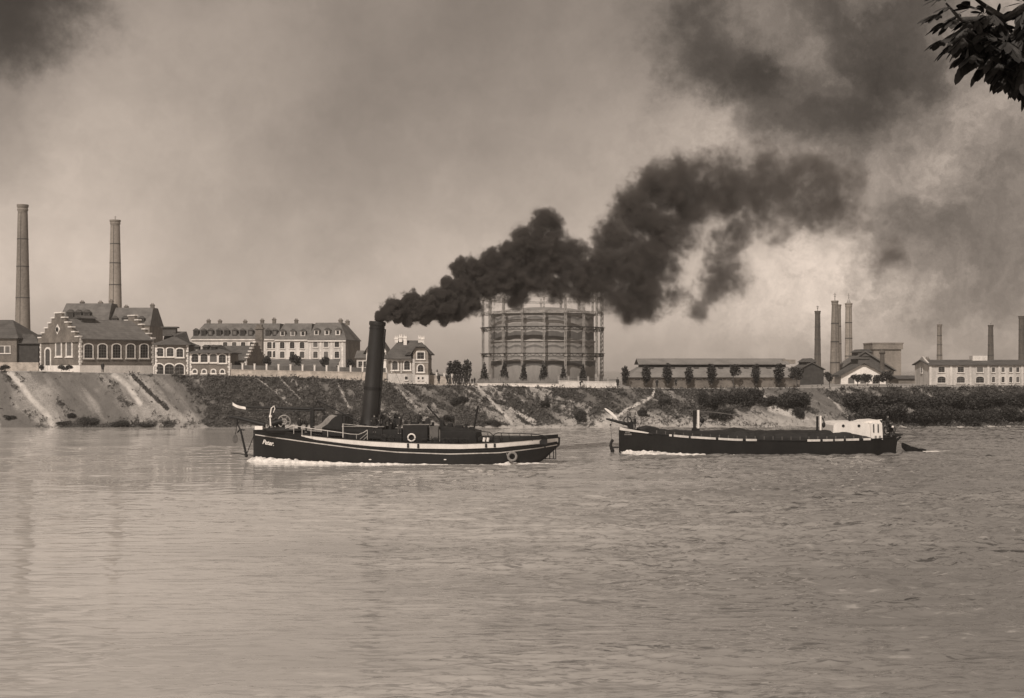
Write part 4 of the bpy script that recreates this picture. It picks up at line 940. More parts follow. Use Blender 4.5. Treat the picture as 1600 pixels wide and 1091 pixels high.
for i, px in enumerate(range(1422, 1640, 17)):
    od = ['first', 'second', 'third', 'fourth', 'fifth', 'sixth', 'seventh', 'eighth', 'ninth', 'tenth', 'eleventh', 'twelfth', 'thirteenth'][i]
    lab = f'{od} dark bush from the left in the upper row below the long white factory'
    bush_on(px, 632 + (i * 7) % 11, 22 + (i * 11) % 17, 1.3, lab, 'thick row of bushes below the long white factory', i % 4)
    bush_on(px + 6, 654 + (i * 5) % 9, 19 + (i * 13) % 14, 1.4, f'{od} dark bush from the left in the lower row by the water', 'lower row of bushes below the long white factory', (i + 2) % 4)
for px, py, h, w, d in [(112, 652, 10, 1.4, 'small bush low on the pale left slope'), (100, 664, 9, 2.0, 'low bush at the water under the pale left slope'), (140, 663, 16, 1.3, 'bush at the water below the brick hall'), (184, 666, 11, 2.4, 'wide dark bush at the water below the brick hall'), (228, 668, 8, 2.4, 'flat bush at the water where the dark slope begins'), (16, 655, 9, 1.6, 'small bush on the slope at the left edge'),
        (722, 628, 15, 1.6, 'dark bush patch high on the middle slope'), (852, 634, 17, 1.0, 'dark bush on the slope below the gasometer'), (905, 655, 20, 1.3, 'dark rounded bush at the foot of the slope below the railing wall'), (700, 655, 14, 1.5, 'dark bush low on the slope behind the tug deckhouse'), (770, 664, 12, 1.8, 'dark bush at the foot of the slope behind the tug stern'), (1005, 648, 15, 1.3, 'bush beside the slanting path'), (1035, 634, 14, 1.4, 'bush above the slanting path')]:
    bush_on(px, py, h, w, d, 'single bushes along the bank', int(px) % 4)
# scrub and weeds that nobody could count
def scrub():
    r = np.random.RandomState(5); n = 26000
    j = r.randint(6, NTT - 1, n * 3); i = r.randint(150, NX - 150, n * 3); keep = r.rand(n * 3) < (0.012 + veg[j, i] * 0.95)
    j, i = j[keep][:n], i[keep][:n]; n = len(j)
    c = np.stack([XX[j, i] + r.uniform(-.1, .1, n), YY[j, i], ZZ[j, i]], 1); c[:, 1] -= .1
    s = (0.10 + 0.30 * r.rand(n) ** 2)[:, None]; V = []; 
    c[:, 2] += s[:, 0] * .3
    k = 4; c = np.repeat(c, k, 0) + r.normal(size=(n * k, 3)) * np.repeat(s, k, 0) * .5; s = np.repeat(s, k, 0)
    a = r.normal(size=(n * k, 3)); a /= np.linalg.norm(a, axis=1)[:, None]; b = np.cross(a, r.normal(size=(n * k, 3))); b /= np.linalg.norm(b, axis=1)[:, None]
    v = np.stack([c - a * s * .8, c + b * s * .5, c + a * s * .8], 1).reshape(-1, 3)
    me = bpy.data.meshes.new('scrub'); me.vertices.add(len(v)); me.vertices.foreach_set('co', v.astype(np.float32).ravel()); m3 = len(v) // 3
    me.loops.add(m3 * 3); me.loops.foreach_set('vertex_index', np.arange(m3 * 3, dtype=np.int32)); me.polygons.add(m3); me.polygons.foreach_set('loop_start', np.arange(0, m3 * 3, 3, dtype=np.int32))
    me.update(calc_edges=True); me.materials.append(mat('scrub', .06, var=.5, scale=.5, g2=.14)); return me
o = link(bpy.data.objects.new('scrub', scrub())); tag(o, 'low weeds and scrub covering the far bank', kind='stuff')
def reeds():   # pale tall weeds before the gasometer
    r = np.random.RandomState(8); n = 2600; px = r.uniform(742, 905, n); Y = r.uniform(214.5, 220, n); X = (px - 800) * Y / F
    z = top_z(X) - .1; h = r.uniform(.5, 1.6, n) * (0.5 + vnoise(X * .8, Y * 0)); w = .07; dx = r.normal(size=n) * .15
    v = np.stack([np.stack([X - w, Y, z], 1), np.stack([X + w, Y + .03, z], 1), np.stack([X + dx, Y, z + h], 1)], 1).reshape(-1, 3)
    me = bpy.data.meshes.new('tall_weeds'); me.from_pydata(v.tolist(), [], np.arange(len(v)).reshape(-1, 3).tolist()); me.materials.append(mat('dry_weeds', .22, var=.4, scale=.5)); return me
o = link(bpy.data.objects.new('tall_weeds', reeds())); tag(o, 'pale tall weeds in the meadow before the gasometer', kind='stuff')

# ------------------------------------------------------------------ chestnut tree on the near bank: bough hanging into the upper right corner
ct = empty('chestnut_tree', (9.2, 4.0, 6.9), 0, 'dark chestnut bough with hanging fingered leaves in the upper right corner', 'tree')
O = Vector((9.2, 4.0, 6.9))
tr = MB().tube([(0, 0, -.5), (.05, .1, 2), (-.1, .4, 4.0), (-.3, 1.0, 6.2), (0, 1.6, 8.5)], [.42, .34, .28, .2, .1], 12)
tr.build('trunk', M['bark'], ct, smooth=True)
YB = 11.0
def B(px, py, dy=0): return Pn(px, py, YB + dy) - O
def Pn(px, py, Y): return Vector(((px - 800) * Y / F, Y, CAMZ + (HOR - py) * Y / F))
br = MB()
limbs = [[Vector((-.3, 1.0, 5.4)), B(1760, -60, -3), B(1640, -10, -1), B(1570, 30), B(1500, 30), B(1478, 5)],
         [B(1640, -10, -1), B(1600, 60), B(1560, 85, .3), B(1520, 70, .2)], [B(1700, -30, -2), B(1640, 90, -.5), B(1600, 130, .1)], [B(1570, 30), B(1540, 10, .2), B(1520, -5)], [Vector((-.2, .8, 5.0)), B(1850, -150, -2), B(1700, -170, -.5), B(1580, -120, .3)]]
for l in limbs: br.tube(l, [.09, .07, .045, .03, .02, .012][-len(l):] if len(l) < 6 else [.11, .08, .05, .03, .02, .008], 7)
br.build('bough', M['bark'], ct, smooth=True)
def chestnut_leaf(mb, c, out, size, r):
    """fingered leaf: 5-7 drooping obovate leaflets"""
    out = out.normalized(); side = out.cross(Vector((0, 0, 1)));
    if side.length < .1: side = Vector((1, 0, 0))
    side.normalize(); n = r.choice((5, 6, 7))
    for i in range(n):
        a = R(-72 + 144 * i / (n - 1)) + r.uniform(-.12, .12); L = size * (1.0 - .38 * abs(a) / 1.3) * r.uniform(.85, 1.1)
        d = (out * math.cos(a) + side * math.sin(a)); d.z -= .45 * r.uniform(.6, 1.3); d.normalize()
        w = d.cross(Vector((r.uniform(-.5, .5), r.uniform(-.5, .5), 1))).normalized() * L * .2; nn = d.cross(w).normalized()
        P = [c + d * L * .05, c + d * L * .35 + w * .55 , c + d * L * .68 + w, c + d * L * .9 + w * .6, c + d * L * 1.02, c + d * L * .9 - w * .6, c + d * L * .68 - w, c + d * L * .35 - w * .55]
        dr = Vector((0, 0, -1)) * L
        P = [p + dr * (.18 * ((p - c).length / L) ** 2) for p in P]; mid = [c + d * L * .05, c + d * L * .35 + nn * L * .03 + dr * .03, c + d * L * .68 + nn * L * .03 + dr * .09, c + d * L * .9 + dr * .15, P[4]]
        mb.add([P[0], P[1], P[2], P[3], P[4], P[5], P[6], P[7], mid[1], mid[2], mid[3]],
               [(0, 1, 8), (1, 2, 9, 8), (2, 3, 10, 9), (3, 4, 10), (0, 8, 7), (8, 9, 6, 7), (9, 10, 5, 6), (10, 4, 5)])
lf = MB(); r = random.Random(3)
# outline of the bough in the corner: leaves sit at these picture places, facing down-left
edge = [(1476, 36, -1, .1), (1470, 62, -1, -.2), (1484, 70, -1, -.4), (1462, 22, -1, 0), (1512, 92, -.8, -.8), (1530, 104, -.6, -1), (1482, 10, -1, 0), (1470, -4, -1, .2), (1492, 30, -1, -.1), (1502, 22, -.6, .2), (1492, 50, -1, -.3), (1506, 48, -.8, -.2), (1500, 66, -.8, -.6), (1516, 78, -.6, -.8), (1522, 60, -.6, -.5), (1530, 40, -.6, .0), (1538, 22, -.3, .6), (1552, 92, -.5, -.9), (1546, 70, -.5, -.7), (1560, 108, -.4, -1), (1572, 98, -.2, -1), (1584, 112, 0, -1), (1594, 122, -.1, -1), (1608, 120, 0, -1), (1558, 30, 0, .6), (1600, 4, -.3, .4), (1516, 14, -.4, .4)]
for px, py, ox, oz in edge:
    chestnut_leaf(lf, B(px, py, r.uniform(-.3, .5)), Vector((ox, r.uniform(-.5, .2), oz)), r.uniform(.17, .21), r)
for i in range(560):
    px = 1504 + 235 * r.random() ** .9; lo = np.interp(px, [1515, 1560, 1600, 1700], [84, 102, 134, 155]); hi = np.interp(px, [1515, 1550, 1575, 1590, 1640, 1745], [25, 22, 22, 40, -60, -150])
    py = r.uniform(hi, lo)
    if abs(px - 1582) + abs(py - 22) < 26 : continue
    chestnut_leaf(lf, B(px, py, r.uniform(-.8, 1.2)), Vector((r.uniform(-1, .4), r.uniform(-.8, .4), r.uniform(-1, .2))), r.uniform(.16, .22), r)
for i in range(520):   # the rest of the crown, above and right of the picture; it shades the bough
    px = r.uniform(1480, 2100); py = r.uniform(-520, -60) if px < 1640 else r.uniform(-520, 60)
    chestnut_leaf(lf, B(px, py, r.uniform(-5.5, 1.0) if px > 1700 else r.uniform(-2.5, 1.0)), Vector((r.uniform(-1, 1), r.uniform(-1, .6), r.uniform(-1, .2))), r.uniform(.2, .28), r)
o = lf.build('foliage', M['nleaf'], ct)
# ------------------------------------------------------------------ people: one continuous body each (tapering limbs grown together), clothes as shells
def capsule(mb, a, b, ra, rb, n=10):
    a, b = Vector(a), Vector(b); mb.tube([a, a.lerp(b, .5), b], [ra, (ra + rb) / 2, rb], n); mb.ico(a, ra, 1); mb.ico(b, rb, 1)
def human(pose):
    """joints in metres; faces -y (towards the camera) before turning"""
    P = dict(hipL=(-.09, 0, .92), hipR=(.09, 0, .92), knL=(-.10, -.02, .49), knR=(.10, -.02, .49), anL=(-.11, .02, .08), anR=(.11, .02, .08), neck=(0, .0, 1.46), head=(0, -.02, 1.62),
             shL=(-.19, 0, 1.40), shR=(.19, 0, 1.40), elL=(-.25, .02, 1.12), elR=(.25, .02, 1.12), haL=(-.24, -.08, .88), haR=(.24, -.08, .88), toe=(0, -.16, -.04)); P.update(pose)
    return {k: Vector(v) for k, v in P.items()}
def remeshed(mb, vox, name, m):
    me = mb.mesh(name, m); o = bpy.data.objects.new('tmp', me); C.objects.link(o)
    md = o.modifiers.new('r', 'REMESH'); md.mode = 'VOXEL'; md.voxel_size = vox; md.use_smooth_shade = True
    dg = bpy.context.evaluated_depsgraph_get(); out = bpy.data.meshes.new_from_object(o.evaluated_get(dg)); out.name = name
    bpy.data.objects.remove(o); out.materials.clear(); out.materials.append(m); return out
PM = {}
def person_meshes(key, pose, coat='long', hat='cap', skirt=False):
    if key in PM: return PM[key]
    P = human(pose); b = MB()
    capsule(b, P['neck'] + Vector((0, 0, -.06)), (P['hipL'] + P['hipR']) / 2, .15, .14)
    for s in 'LR':
        capsule(b, P['hip' + s], P['kn' + s], .085, .058); capsule(b, P['kn' + s], P['an' + s], .055, .038); f = P['an' + s]
        capsule(b, f + Vector((0, .02, -.04)), f + P['toe'], .04, .03)
        capsule(b, P['sh' + s], P['el' + s], .052, .04); capsule(b, P['el' + s], P['ha' + s], .038, .026)
        h = P['ha' + s]; d = (h - P['el' + s]).normalized(); sd_ = d.cross(Vector((0, 1, .2))).normalized(); b.ico(h + d * .05, .04, 1, (.8, .8, 1))
        for k, (o_, l) in enumerate(((-.03, .065), (-.01, .075), (.01, .07), (.03, .055))): q = h + d * .07 + sd_ * o_; b.tube([q, q + d * l * .55, q + d * l + Vector((0, -.02, -.005))], [.011, .010, .008], 6)
        b.tube([h + d * .02, h + d * .04 - sd_ * .05 + Vector((0, -.02, 0)), h + d * .07 - sd_ * .06 + Vector((0, -.03, 0))], [.013, .011, .009], 6)
    capsule(b, P['neck'] - Vector((0, 0, .05)), P['head'] - Vector((0, 0, .06)), .055, .05)
    H = P['head']; b.ico(H, .1, 2, (.78, .95, 1.18)); b.ico(H + Vector((0, -.10, -.015)), .022, 1, (.7, 1, 1.3)); b.ico(H + Vector((0, -.045, -.075)), .055, 1, (.85, .9, .8))
    for s in (-1, 1): b.ico(H + Vector((s * .08, .01, -.01)), .022, 1, (.5, .8, 1.3)); b.ico(H + Vector((s * .032, -.088, .012)), .013, 1)
    b.ico(H + Vector((0, -.088, -.062)), .02, 1, (1.2, .6, .4))
    body = remeshed(b, .014, 'body', M['skin'])
    c = MB(); low = (P['hipL'] + P['hipR']) / 2
    capsule(c, P['neck'] + Vector((0, 0, -.07)), low + Vector((0, 0, .02)), .175, .175, 14)
    if coat == 'long':
        for s in 'LR': capsule(c, P['hip' + s] + Vector((0, 0, .02)), P['hip' + s].lerp(P['kn' + s], .75), .12, .13, 12)
    for s in 'LR': capsule(c, P['sh' + s], P['el' + s], .068, .056); capsule(c, P['el' + s], P['el' + s].lerp(P['ha' + s], .93), .054, .042)
    cm = remeshed(c, .022, 'coat', M['cloth'])
    t = MB()
    if skirt: t.lathe([(.15, .98), (.2, .7), (.27, .3), (.31, .06), (.05, .05)], 16)
    for s in 'LR': capsule(t, P['hip' + s], P['kn' + s], .105, .078); capsule(t, P['kn' + s], P['an' + s] + Vector((0, 0, .03)), .076, .06)
    tm = remeshed(t, .022, 'skirt' if skirt else 'trousers', M['cloth'])
    h = MB()
    if hat == 'cap': h.ico(H + Vector((0, .005, .07)), .105, 2, (.95, 1.05, .62)); h.ico(H + Vector((0, -.09, .06)), .06, 1, (1.2, .9, .2))
    else: h.lathe([(.17, .0), (.175, .015), (.1, .02), (.095, .11), (.06, .13), (.001, .13)], 16); h.v = [(x + H.x, y + H.y, z + H.z + .05) for x, y, z in h.v]
    hm = h.mesh('hat', M['cloth'], smooth=True)
    ha = MB(); ha.ico(H + Vector((0, .02, .02)), .103, 2, (.84, .95, 1.1)); ha.v = [(x, max(y, H.y - .04), z) for x, y, z in ha.v]; hr = ha.mesh('hair', M['cloth2'], smooth=True)
    PM[key] = (body, cm, tm, hm, hr); return PM[key]
POSES = {
 'stand': {}, 'hands_front': dict(haL=(-.05, -.2, 1.02), haR=(.06, -.2, 1.0), elL=(-.27, -.03, 1.14), elR=(.27, -.03, 1.14)),
 'walk': dict(knL=(-.1, -.16, .52), anL=(-.1, -.24, .12), knR=(.1, .06, .5), anR=(.1, .3, .14), haL=(-.22, .12, .92), elL=(-.24, .12, 1.14), haR=(.22, -.24, .96), elR=(.25, -.05, 1.13)),
 'reach': dict(elR=(.34, -.2, 1.25), haR=(.4, -.45, 1.18), elL=(-.3, -.15, 1.2), haL=(-.3, -.42, 1.15), neck=(0, -.08, 1.44), head=(0, -.12, 1.6)),
 'bend': dict(neck=(0, -.32, 1.3), head=(0, -.46, 1.42), shL=(-.19, -.28, 1.25), shR=(.19, -.28, 1.25), elL=(-.24, -.42, 1.0), elR=(.24, -.42, 1.0), haL=(-.14, -.55, .82), haR=(.14, -.55, .82), hipL=(-.09, .08, .9), hipR=(.09, .08, .9)),
 'sit': dict(hipL=(-.09, .1, .5), hipR=(.09, .1, .5), knL=(-.12, -.34, .52), knR=(.12, -.34, .52), anL=(-.12, -.38, .08), anR=(.12, -.38, .08), neck=(0, .05, 1.04), head=(0, .0, 1.2), shL=(-.19, .06, .98), shR=(.19, .06, .98), elL=(-.25, -.06, .72), elR=(.25, -.06, .72), haL=(-.13, -.28, .62), haR=(.13, -.28, .62)),
 'hip': dict(elL=(-.4, .08, 1.16), haL=(-.17, -.02, .98), elR=(.4, .08, 1.16), haR=(.17, -.02, .98)),
}
def person(loc, rz, pose, label, group=None, coat='long', hat='cap', skirt=False, cloth=None, h=1.0, parent=None, hatm=None, trm=None):
    ms = person_meshes((pose, coat, hat, skirt), POSES[pose], coat, hat, skirt)
    o = bpy.data.objects.new('person', ms[0]); link(o, None, loc, rz); o.scale = (h, h, h); tag(o, label, 'person', group)
    for me, nm, over in zip(ms[1:], ('coat', 'skirt' if skirt else 'trousers', 'hat', 'hair'), (cloth, trm or cloth, hatm, None)):
        c = link(bpy.data.objects.new(nm, me), o)
        if over is not None: c.material_slots[0].link = 'OBJECT'; c.material_slots[0].material = over
    return o
def on_top(px, py, Y):   # feet on the plateau
    x = (px - 800) * Y / F; return (x, Y, max(float(top_z(x)), pz(py, Y)) + .03)
SG = 'strollers on the bank path by the villa'
for px, Y, rz, pose, lab, kw in [
    (685.5, 212.6, .3, 'stand', 'person in dark coat standing alone left of the strollers', {}),
    (699, 212.4, .8, 'walk', 'person in dark coat at the left of the strolling group', {}),
    (703, 213.0, -.6, 'hands_front', 'person with pale dress skirt behind the left stroller', dict(skirt=True, cloth=M['cloth2'])),
    (708.5, 212.5, 1.2, 'stand', 'person in grey coat third in the strolling group', dict(cloth=M['cloth2'])),
    (713, 212.4, .2, 'hip', 'person with hands on hips in the middle of the strollers', {}),
    (717.5, 212.8, -1, 'hands_front', 'person in long skirt and brimmed hat among the strollers', dict(skirt=True, hat='brim')),
    (721.5, 212.4, .5, 'walk', 'person stepping along right of the skirted stroller', {}),
    (726.5, 212.6, 2.4, 'stand', 'person in dark coat with back turned near the right of the group', {}),
    (732, 212.5, .1, 'hands_front', 'dark clad person at the right end of the strolling group', {}),
    (737.5, 212.3, .3, 'stand', 'small child standing right of the strollers', dict(h=.6)),
    (741.5, 212.3, -.4, 'stand', 'small child at the far right of the strollers', dict(h=.68))]:
    person(on_top(px, 601, Y), rz, pose, lab, SG, **kw)
person(on_top(160.5, 583, 212.3), .2, 'stand', 'person in black standing before the white plinth of the brick hall')
person(on_top(907, 606, 212.2), 1.6, 'bend', 'person bending forward before the bright railing wall', h=.85)
person(on_top(965, 607, 212.4), .4, 'stand', 'person in black at the right end of the railing wall')
person(on_top(1026.5, 607, 212.4), -.3, 'stand', 'person at the top of the slanting path', h=.9)
person(on_top(1056, 605, 213.0), -.3, 'walk', 'person walking before the low dark wall', h=.85)
# ------------------------------------------------------------------ hull loft shared by tug and barge
def hull_fn(st):
    """st: stations [(x, zk, zd, bd, p, keelshape)]; returns interpolators"""
    xs = [s[0] for s in st]
    g = lambda k: (lambda x: float(np.interp(x, xs, [s[k] for s in st])))
    zk, zd, bd, p = g(1), g(2), g(3), g(4)
    def half(x, z):
        k = (z - zk(x)) / max(.01, zd(x) - zk(x)); return bd(x) * max(0.0, min(1.0, k)) ** p(x)
    return zk, zd, bd, half
def loft(st, xs, rows=9):
    zk, zd, bd, half = hull_fn(st); mb = MB(); n = rows
    for x in xs:
        a, b_ = zk(x), zd(x); R_ = []
        for j in range(n): z = a + (b_ - a) * (j / (n - 1)) ** 1.4; R_.append((x, -half(x, z), z))
        for j in range(n): z = a + (b_ - a) * (j / (n - 1)) ** 1.4; R_.append((x, half(x, z), z))
        mb.v.extend(R_)
    m = 2 * n
    for i in range(len(xs) - 1):
        for j in range(n - 1):
            a = i * m + j; b_ = (i + 1) * m + j; mb.f.append((a, b_, b_ + 1, a + 1)); mb.f.append((a + n, a + n + 1, b_ + n + 1, b_ + n))
    e = (len(xs) - 1) * m; mb.f.append(tuple([e + j for j in range(n)] + [e + n + j for j in range(n)][::-1]))
    mb.f.append(tuple([j for j in range(n)] + [n + j for j in range(n)][::-1]))
    return mb
def side_strip(st, xs, ztop, zbot, out=.035, sides=(-1, 1)):
    zk, zd, bd, half = hull_fn(st); mb = MB()
    for s in sides:
        for i in range(len(xs) - 1):
            q = []
            for x in (xs[i], xs[i + 1]):
                zt, zb = ztop(x), zbot(x); yo1, yo0 = half(x, zt), half(x, zb)
                q.append([(x, s * (yo0 + out), zb), (x, s * (yo1 + out), zt), (x, s * (yo1 - .05), zt), (x, s * (yo0 - .05), zb)])
            a, b_ = q; k = len(mb.v); mb.v.extend(a + b_)
            mb.f += [(k, k + 4, k + 5, k + 1), (k + 1, k + 5, k + 6, k + 2), (k + 3, k + 7, k + 4, k), (k, k + 1, k + 2, k + 3), (k + 4, k + 7, k + 6, k + 5)]
    return mb
def railmb(pts, r=.03, posts=None, base=None):
    mb = MB().tube(pts, r, 6); 
    return mb

# ------------------------------------------------------------------ tug
TY = 124.6; TF = Frame(636, TY, R(-6), 0.0)     # bow turned slightly away
tug = empty('steam_tug', TF.origin, TF.ang, 'black steam tug with a white band along its side and a tall raked funnel', 'steam tug')
def tx(px, yl=-3.0): return TF.x(px, yl)
def tz(py, px, yl=-3.0): return TF.z(py, TF.x(px, yl), yl)
TOPL = [(396, 672), (440, 674), (470, 679), (520, 684.5), (600, 690.5), (700, 694), (780, 691.5), (840, 686.5), (874, 684)]
LINL = [(396, 678), (450, 686), (560, 700.5), (620, 706), (700, 709), (780, 707), (840, 700), (874, 694)]
def half_y(px): return float(np.interp(px, [396, 430, 480, 560, 700, 800, 850, 874], [0, -1.5, -2.5, -3.05, -3.15, -2.9, -2.1, -.6]))
def ztab(tab, dz=0):
    xs = [tx(p, half_y(p)) for p, _ in tab]; zs = [tz(y, p, half_y(p)) + dz for p, y in tab]; return lambda x: float(np.interp(x, xs, zs))
zsheer = ztab(TOPL); zline = ztab(LINL)
xb0, xe0 = tx(396, 0), tx(874, -.6)
stn = []
for px in (396, 400, 410, 425, 445, 475, 520, 580, 650, 720, 780, 815, 835, 850, 862, 870, 874):
    x = tx(px, half_y(px)); zd_ = zsheer(x)
    zk_ = float(np.interp(px, [396, 400, 425, 780, 815, 835, 850, 862, 874], [-.9, -1.2, -1.4, -1.4, -.7, -.1, .5, 1.15, 1.75]))
    bd_ = max(.05, -half_y(px) if px > 396 else .06); p_ = float(np.interp(px, [396, 430, 500, 700, 800, 850, 874], [.9, .5, .16, .10, .3, .55, .6]))
    stn.append((x, zk_, zd_, bd_, p_))
xs = list(np.linspace(stn[0][0], stn[-1][0], 70))
loft(stn, xs, 11).build('hull', M['hull'], tug, smooth=True)
zk, zd, bd, half = hull_fn(stn)
dk = MB(); k = 0
for x in xs: y = max(.02, half(x, zd(x)) - .06); z = zd(x) - (.45 if x > tx(470) else .3); dk.v += [(x, -y, z), (x, y, z)]
dk.f = [(2 * i, 2 * i + 1, 2 * i + 3, 2 * i + 2) for i in range(len(xs) - 1)]; dk.build('deck', M['deck'], tug)
xsb = [x for x in np.linspace(tx(468), tx(872, -.8), 60)]
wtop = lambda x: zd(x) - .04
def wbot(x): return wtop(x) - float(np.interp(x, [tx(468), tx(500), tx(620), tx(872)], [.12, .38, .5, .42]))
for sg in (-1, 1): side_strip(stn, xsb, wtop, wbot, .05, (sg,)).build('white_band', M['wpaint'], tug)
xsl = list(np.linspace(tx(398, -.3), tx(870, -1), 70))
for sg in (-1, 1): side_strip(stn, xsl, zline, lambda x: zline(x) - .10, .04, (sg,)).build('white_line', M['plaster2'], tug)
for sg in (-1, 1): side_strip(stn, xs[1:-1], lambda x: zd(x) + .06, lambda x: zd(x) - .035, .09, (sg,)).build('gunwale', M['black'], tug)
for sg in (-1, 1): side_strip(stn, xsl, lambda x: zline(x) + .28, lambda x: zline(x) + .14, .10, (sg,)).build('rubbing_strake', M['black'], tug)
for px in (638, 654, 759.5, 773): x = tx(px); MB().box(x - .1, x + .1, -half(x, wtop(x)) - .075, -half(x, wtop(x)) + .1, wbot(x) + .05, wtop(x) - .05).build('scupper', M['black'], tug)
x = tx(849, -2.1); MB().box(x - .35, x + .35, -half(x, wtop(x)) - .09, -half(x, wtop(x)) + .3, wbot(x) - .05, wtop(x) + .05).build('fairlead', M['black'], tug)
for px in (577.5, 695): x = tx(px); z = tz(718.5, px); MB().ico((x, -half(x, z) - .0, z), .13, 1, (1.2, .5, .5)).build('drain_outlet', M['wpaint'], tug)
# name at the bow, white script
def text(s, size, m, parent, loc, rx=R(90), rz=0, name='name_lettering', ext=.01, shear=.25):
    cu = bpy.data.curves.new(name, 'FONT'); cu.body = s; cu.size = size; cu.extrude = ext; cu.shear = shear; cu.offset = .012
    to = bpy.data.objects.new(name, cu); C.objects.link(to); dg = bpy.context.evaluated_depsgraph_get(); me = bpy.data.meshes.new_from_object(to.evaluated_get(dg)); bpy.data.objects.remove(to)
    me.materials.clear(); me.materials.append(m); o = bpy.data.objects.new(name, me); link(o, parent, loc); o.rotation_euler = (rx, 0, rz); return o
xa, xb_ = tx(407, -1.2), tx(428, -1.9); zt = tz(692.5, 415, -1.5); ya, yb = -half(xa, zt), -half(xb_, zt)
text('Peter.', .62, M['wpaint2'], tug, (xa, ya - .12, zt - .12), rz=math.atan2(yb - ya, xb_ - xa), shear=.3).rotation_euler.rotate_axis('Z', R(-6))
# funnel
fb, ft = TF.p(577, 668, 0), TF.p(590, 503, 0)
fb, ft = Vector(fb), Vector(ft); ax = (ft - fb)
def on_f(k): return fb + ax * k
fm = MB().tube([on_f(-.05), on_f(0.0), on_f(.06), on_f(.1), on_f(.36), on_f(.37), on_f(.72), on_f(.97)], [1.12, 1.05, .92, .86, .82, .80, .76, .73], 28)
fm.tube([on_f(.965), on_f(.985), on_f(1.0), on_f(1.003)], [.80, .82, .80, .72], 28, cap=False); fn = fm.build('funnel', M['funnel'], tug, smooth=True)
MB().tube([on_f(.355), on_f(.385)], .87, 28).tube([on_f(.93), on_f(.94)], .785, 28).build('funnel_band', M['black'], fn)
MB().tube([on_f(.12) + Vector((.93, -.1, 0)), on_f(.9) + Vector((.85, -.1, 0)), on_f(.93) + Vector((.86, -.1, 0))], .07, 8).build('steam_pipe', M['black'], fn)
st_ = MB()
for q in (TF.p(540, 664, -2.5), TF.p(540, 664, 2.5), TF.p(655, 668, -2.6), TF.p(655, 668, 2.6)): st_.tube([on_f(.93), q], .014, 4)
st_.build('funnel_stay', M['black'], tug)
def TB(name, px0, px1, pyt, pyb, y0, y1, m, **kw):
    x0, x1 = tx(px0, y0), tx(px1, y0); return MB().box(x0, x1, y0, y1, tz(pyb, px0, y0), tz(pyt, px0, y0)).build(name, m, tug, **kw)
# superstructure from bow to stern
ch = TB('chain_locker', 503, 540, 650, 682, -1.6, 1.6, M['black'], bevel=.05)
# curved pale canvas hood running down forward
pts = [(488, 667), (495, 666), (503, 661), (509, 654), (515, 649), (519, 648)]
mb = MB(); P1 = [TF.p(a, b_, -1.75) for a, b_ in pts]
for i, (x, y, z) in enumerate(P1): mb.v += [(x, -1.75, z), (x, 1.75, z), (x + .55, -1.75, z - .12), (x + .55, 1.75, z - .12)]
for i in range(len(P1) - 1):
    a, b_ = 4 * i, 4 * i + 4; mb.f += [(a, a + 1, b_ + 1, b_), (a, b_, b_ + 2, a + 2), (a + 1, a + 3, b_ + 3, b_ + 1), (a + 2, b_ + 2, b_ + 3, a + 3)]
mb.build('canvas_hood', M['canvas'], tug)
mb = MB().prism([(tx(505, -1.7), tz(669, 505, -1.7)), (tx(512, -1.7), tz(656, 505, -1.7)), (tx(520, -1.7), tz(648.5, 505, -1.7)), (tx(534, -1.7), tz(648.5, 505, -1.7)), (tx(536, -1.7), tz(672, 505, -1.7))], 'y', -1.72, 1.7); mb.build('companionway', M['black'], tug)
TB('deckhouse_forward', 536, 598, 667, 686, -1.9, 1.9, M['hull'], bevel=.04); TB('deckhouse_roof', 534, 600, 666, 667.2, -2.05, 2.05, M['canvas'])
TB('engine_casing', 598, 628, 671.5, 692, -1.9, 1.9, M['hull'], bevel=.04)
eh = TB('wheelhouse', 629, 668, 665.5, 690, -2.15, 1.0, M['black'], bevel=.03)
TB('galley_box', 671, 685, 666.5, 688, -2.1, .4, M['fence'], bevel=.03)
TB('engine_skylight', 687, 745, 674, 692, -1.8, 1.8, M['black'], bevel=.05); 
mb = MB().prism([(tx(689, -1.6), tz(674.5, 700, -1.6)), (tx(744, -1.6), tz(674.5, 700, -1.6)), (tx(733, -1.6), tz(671, 700, -1.6)), (tx(712, -1.6), tz(668.5, 700, -1.6)), (tx(692, -1.6), tz(666, 700, -1.6))], 'y', -1.6, 1.6); mb.build('skylight_cover', M['tarp'], tug)
TB('coaming', 745, 850, 683, 690, -1.5, 1.5, M['deck'])
v = MB()
for px, top in ((600, 655), (610, 657)):
    x, y, z = TF.p(px, 672, -1.4); v.tube([(x, y, z), (x, y, z + .8)], .2, 12)
v.build('capstan', M['black'], tug)
# cowl vents and hoops
hp = MB()
for (a, b_, t, yl) in ((594.5, 608.5, 643.5, -.8), (627.5, 642.5, 645.5, -.9)):
    p0, p1 = Vector(TF.p(a, 665, yl)), Vector(TF.p(b_, 664, yl)); top = TF.p((a + b_) / 2, t, yl)[2]; w = (p1.x - p0.x)
    hp.tube([p0, (p0.x + .02, yl, top - .35), (p0.x + w * .2, yl, top - .08), (p0.x + w * .5, yl, top), (p0.x + w * .8, yl, top - .1), (p1.x, yl, top - .45), p1], .045, 6)
hp.build('towing_hoop', M['black'], tug)
for px, py in ((599.5, 652), (621, 651)):
    x, y, z = TF.p(px, 668, -.4); zt = TF.z(py, x, -.4); vm = MB().tube([(x, y, z), (x, y, zt - .2), (x - .05, y, zt), (x - .3, y, zt + .06)], [.16, .16, .2, .27], 12)
    vm.build('ventilator', M['black'], tug, smooth=True)
MB().box(tx(615, -.4), tx(626, -.4), -.8, .5, tz(668, 615, -.4), tz(654, 615, -.4)).build('binnacle', M['black'], tug, bevel=.1)
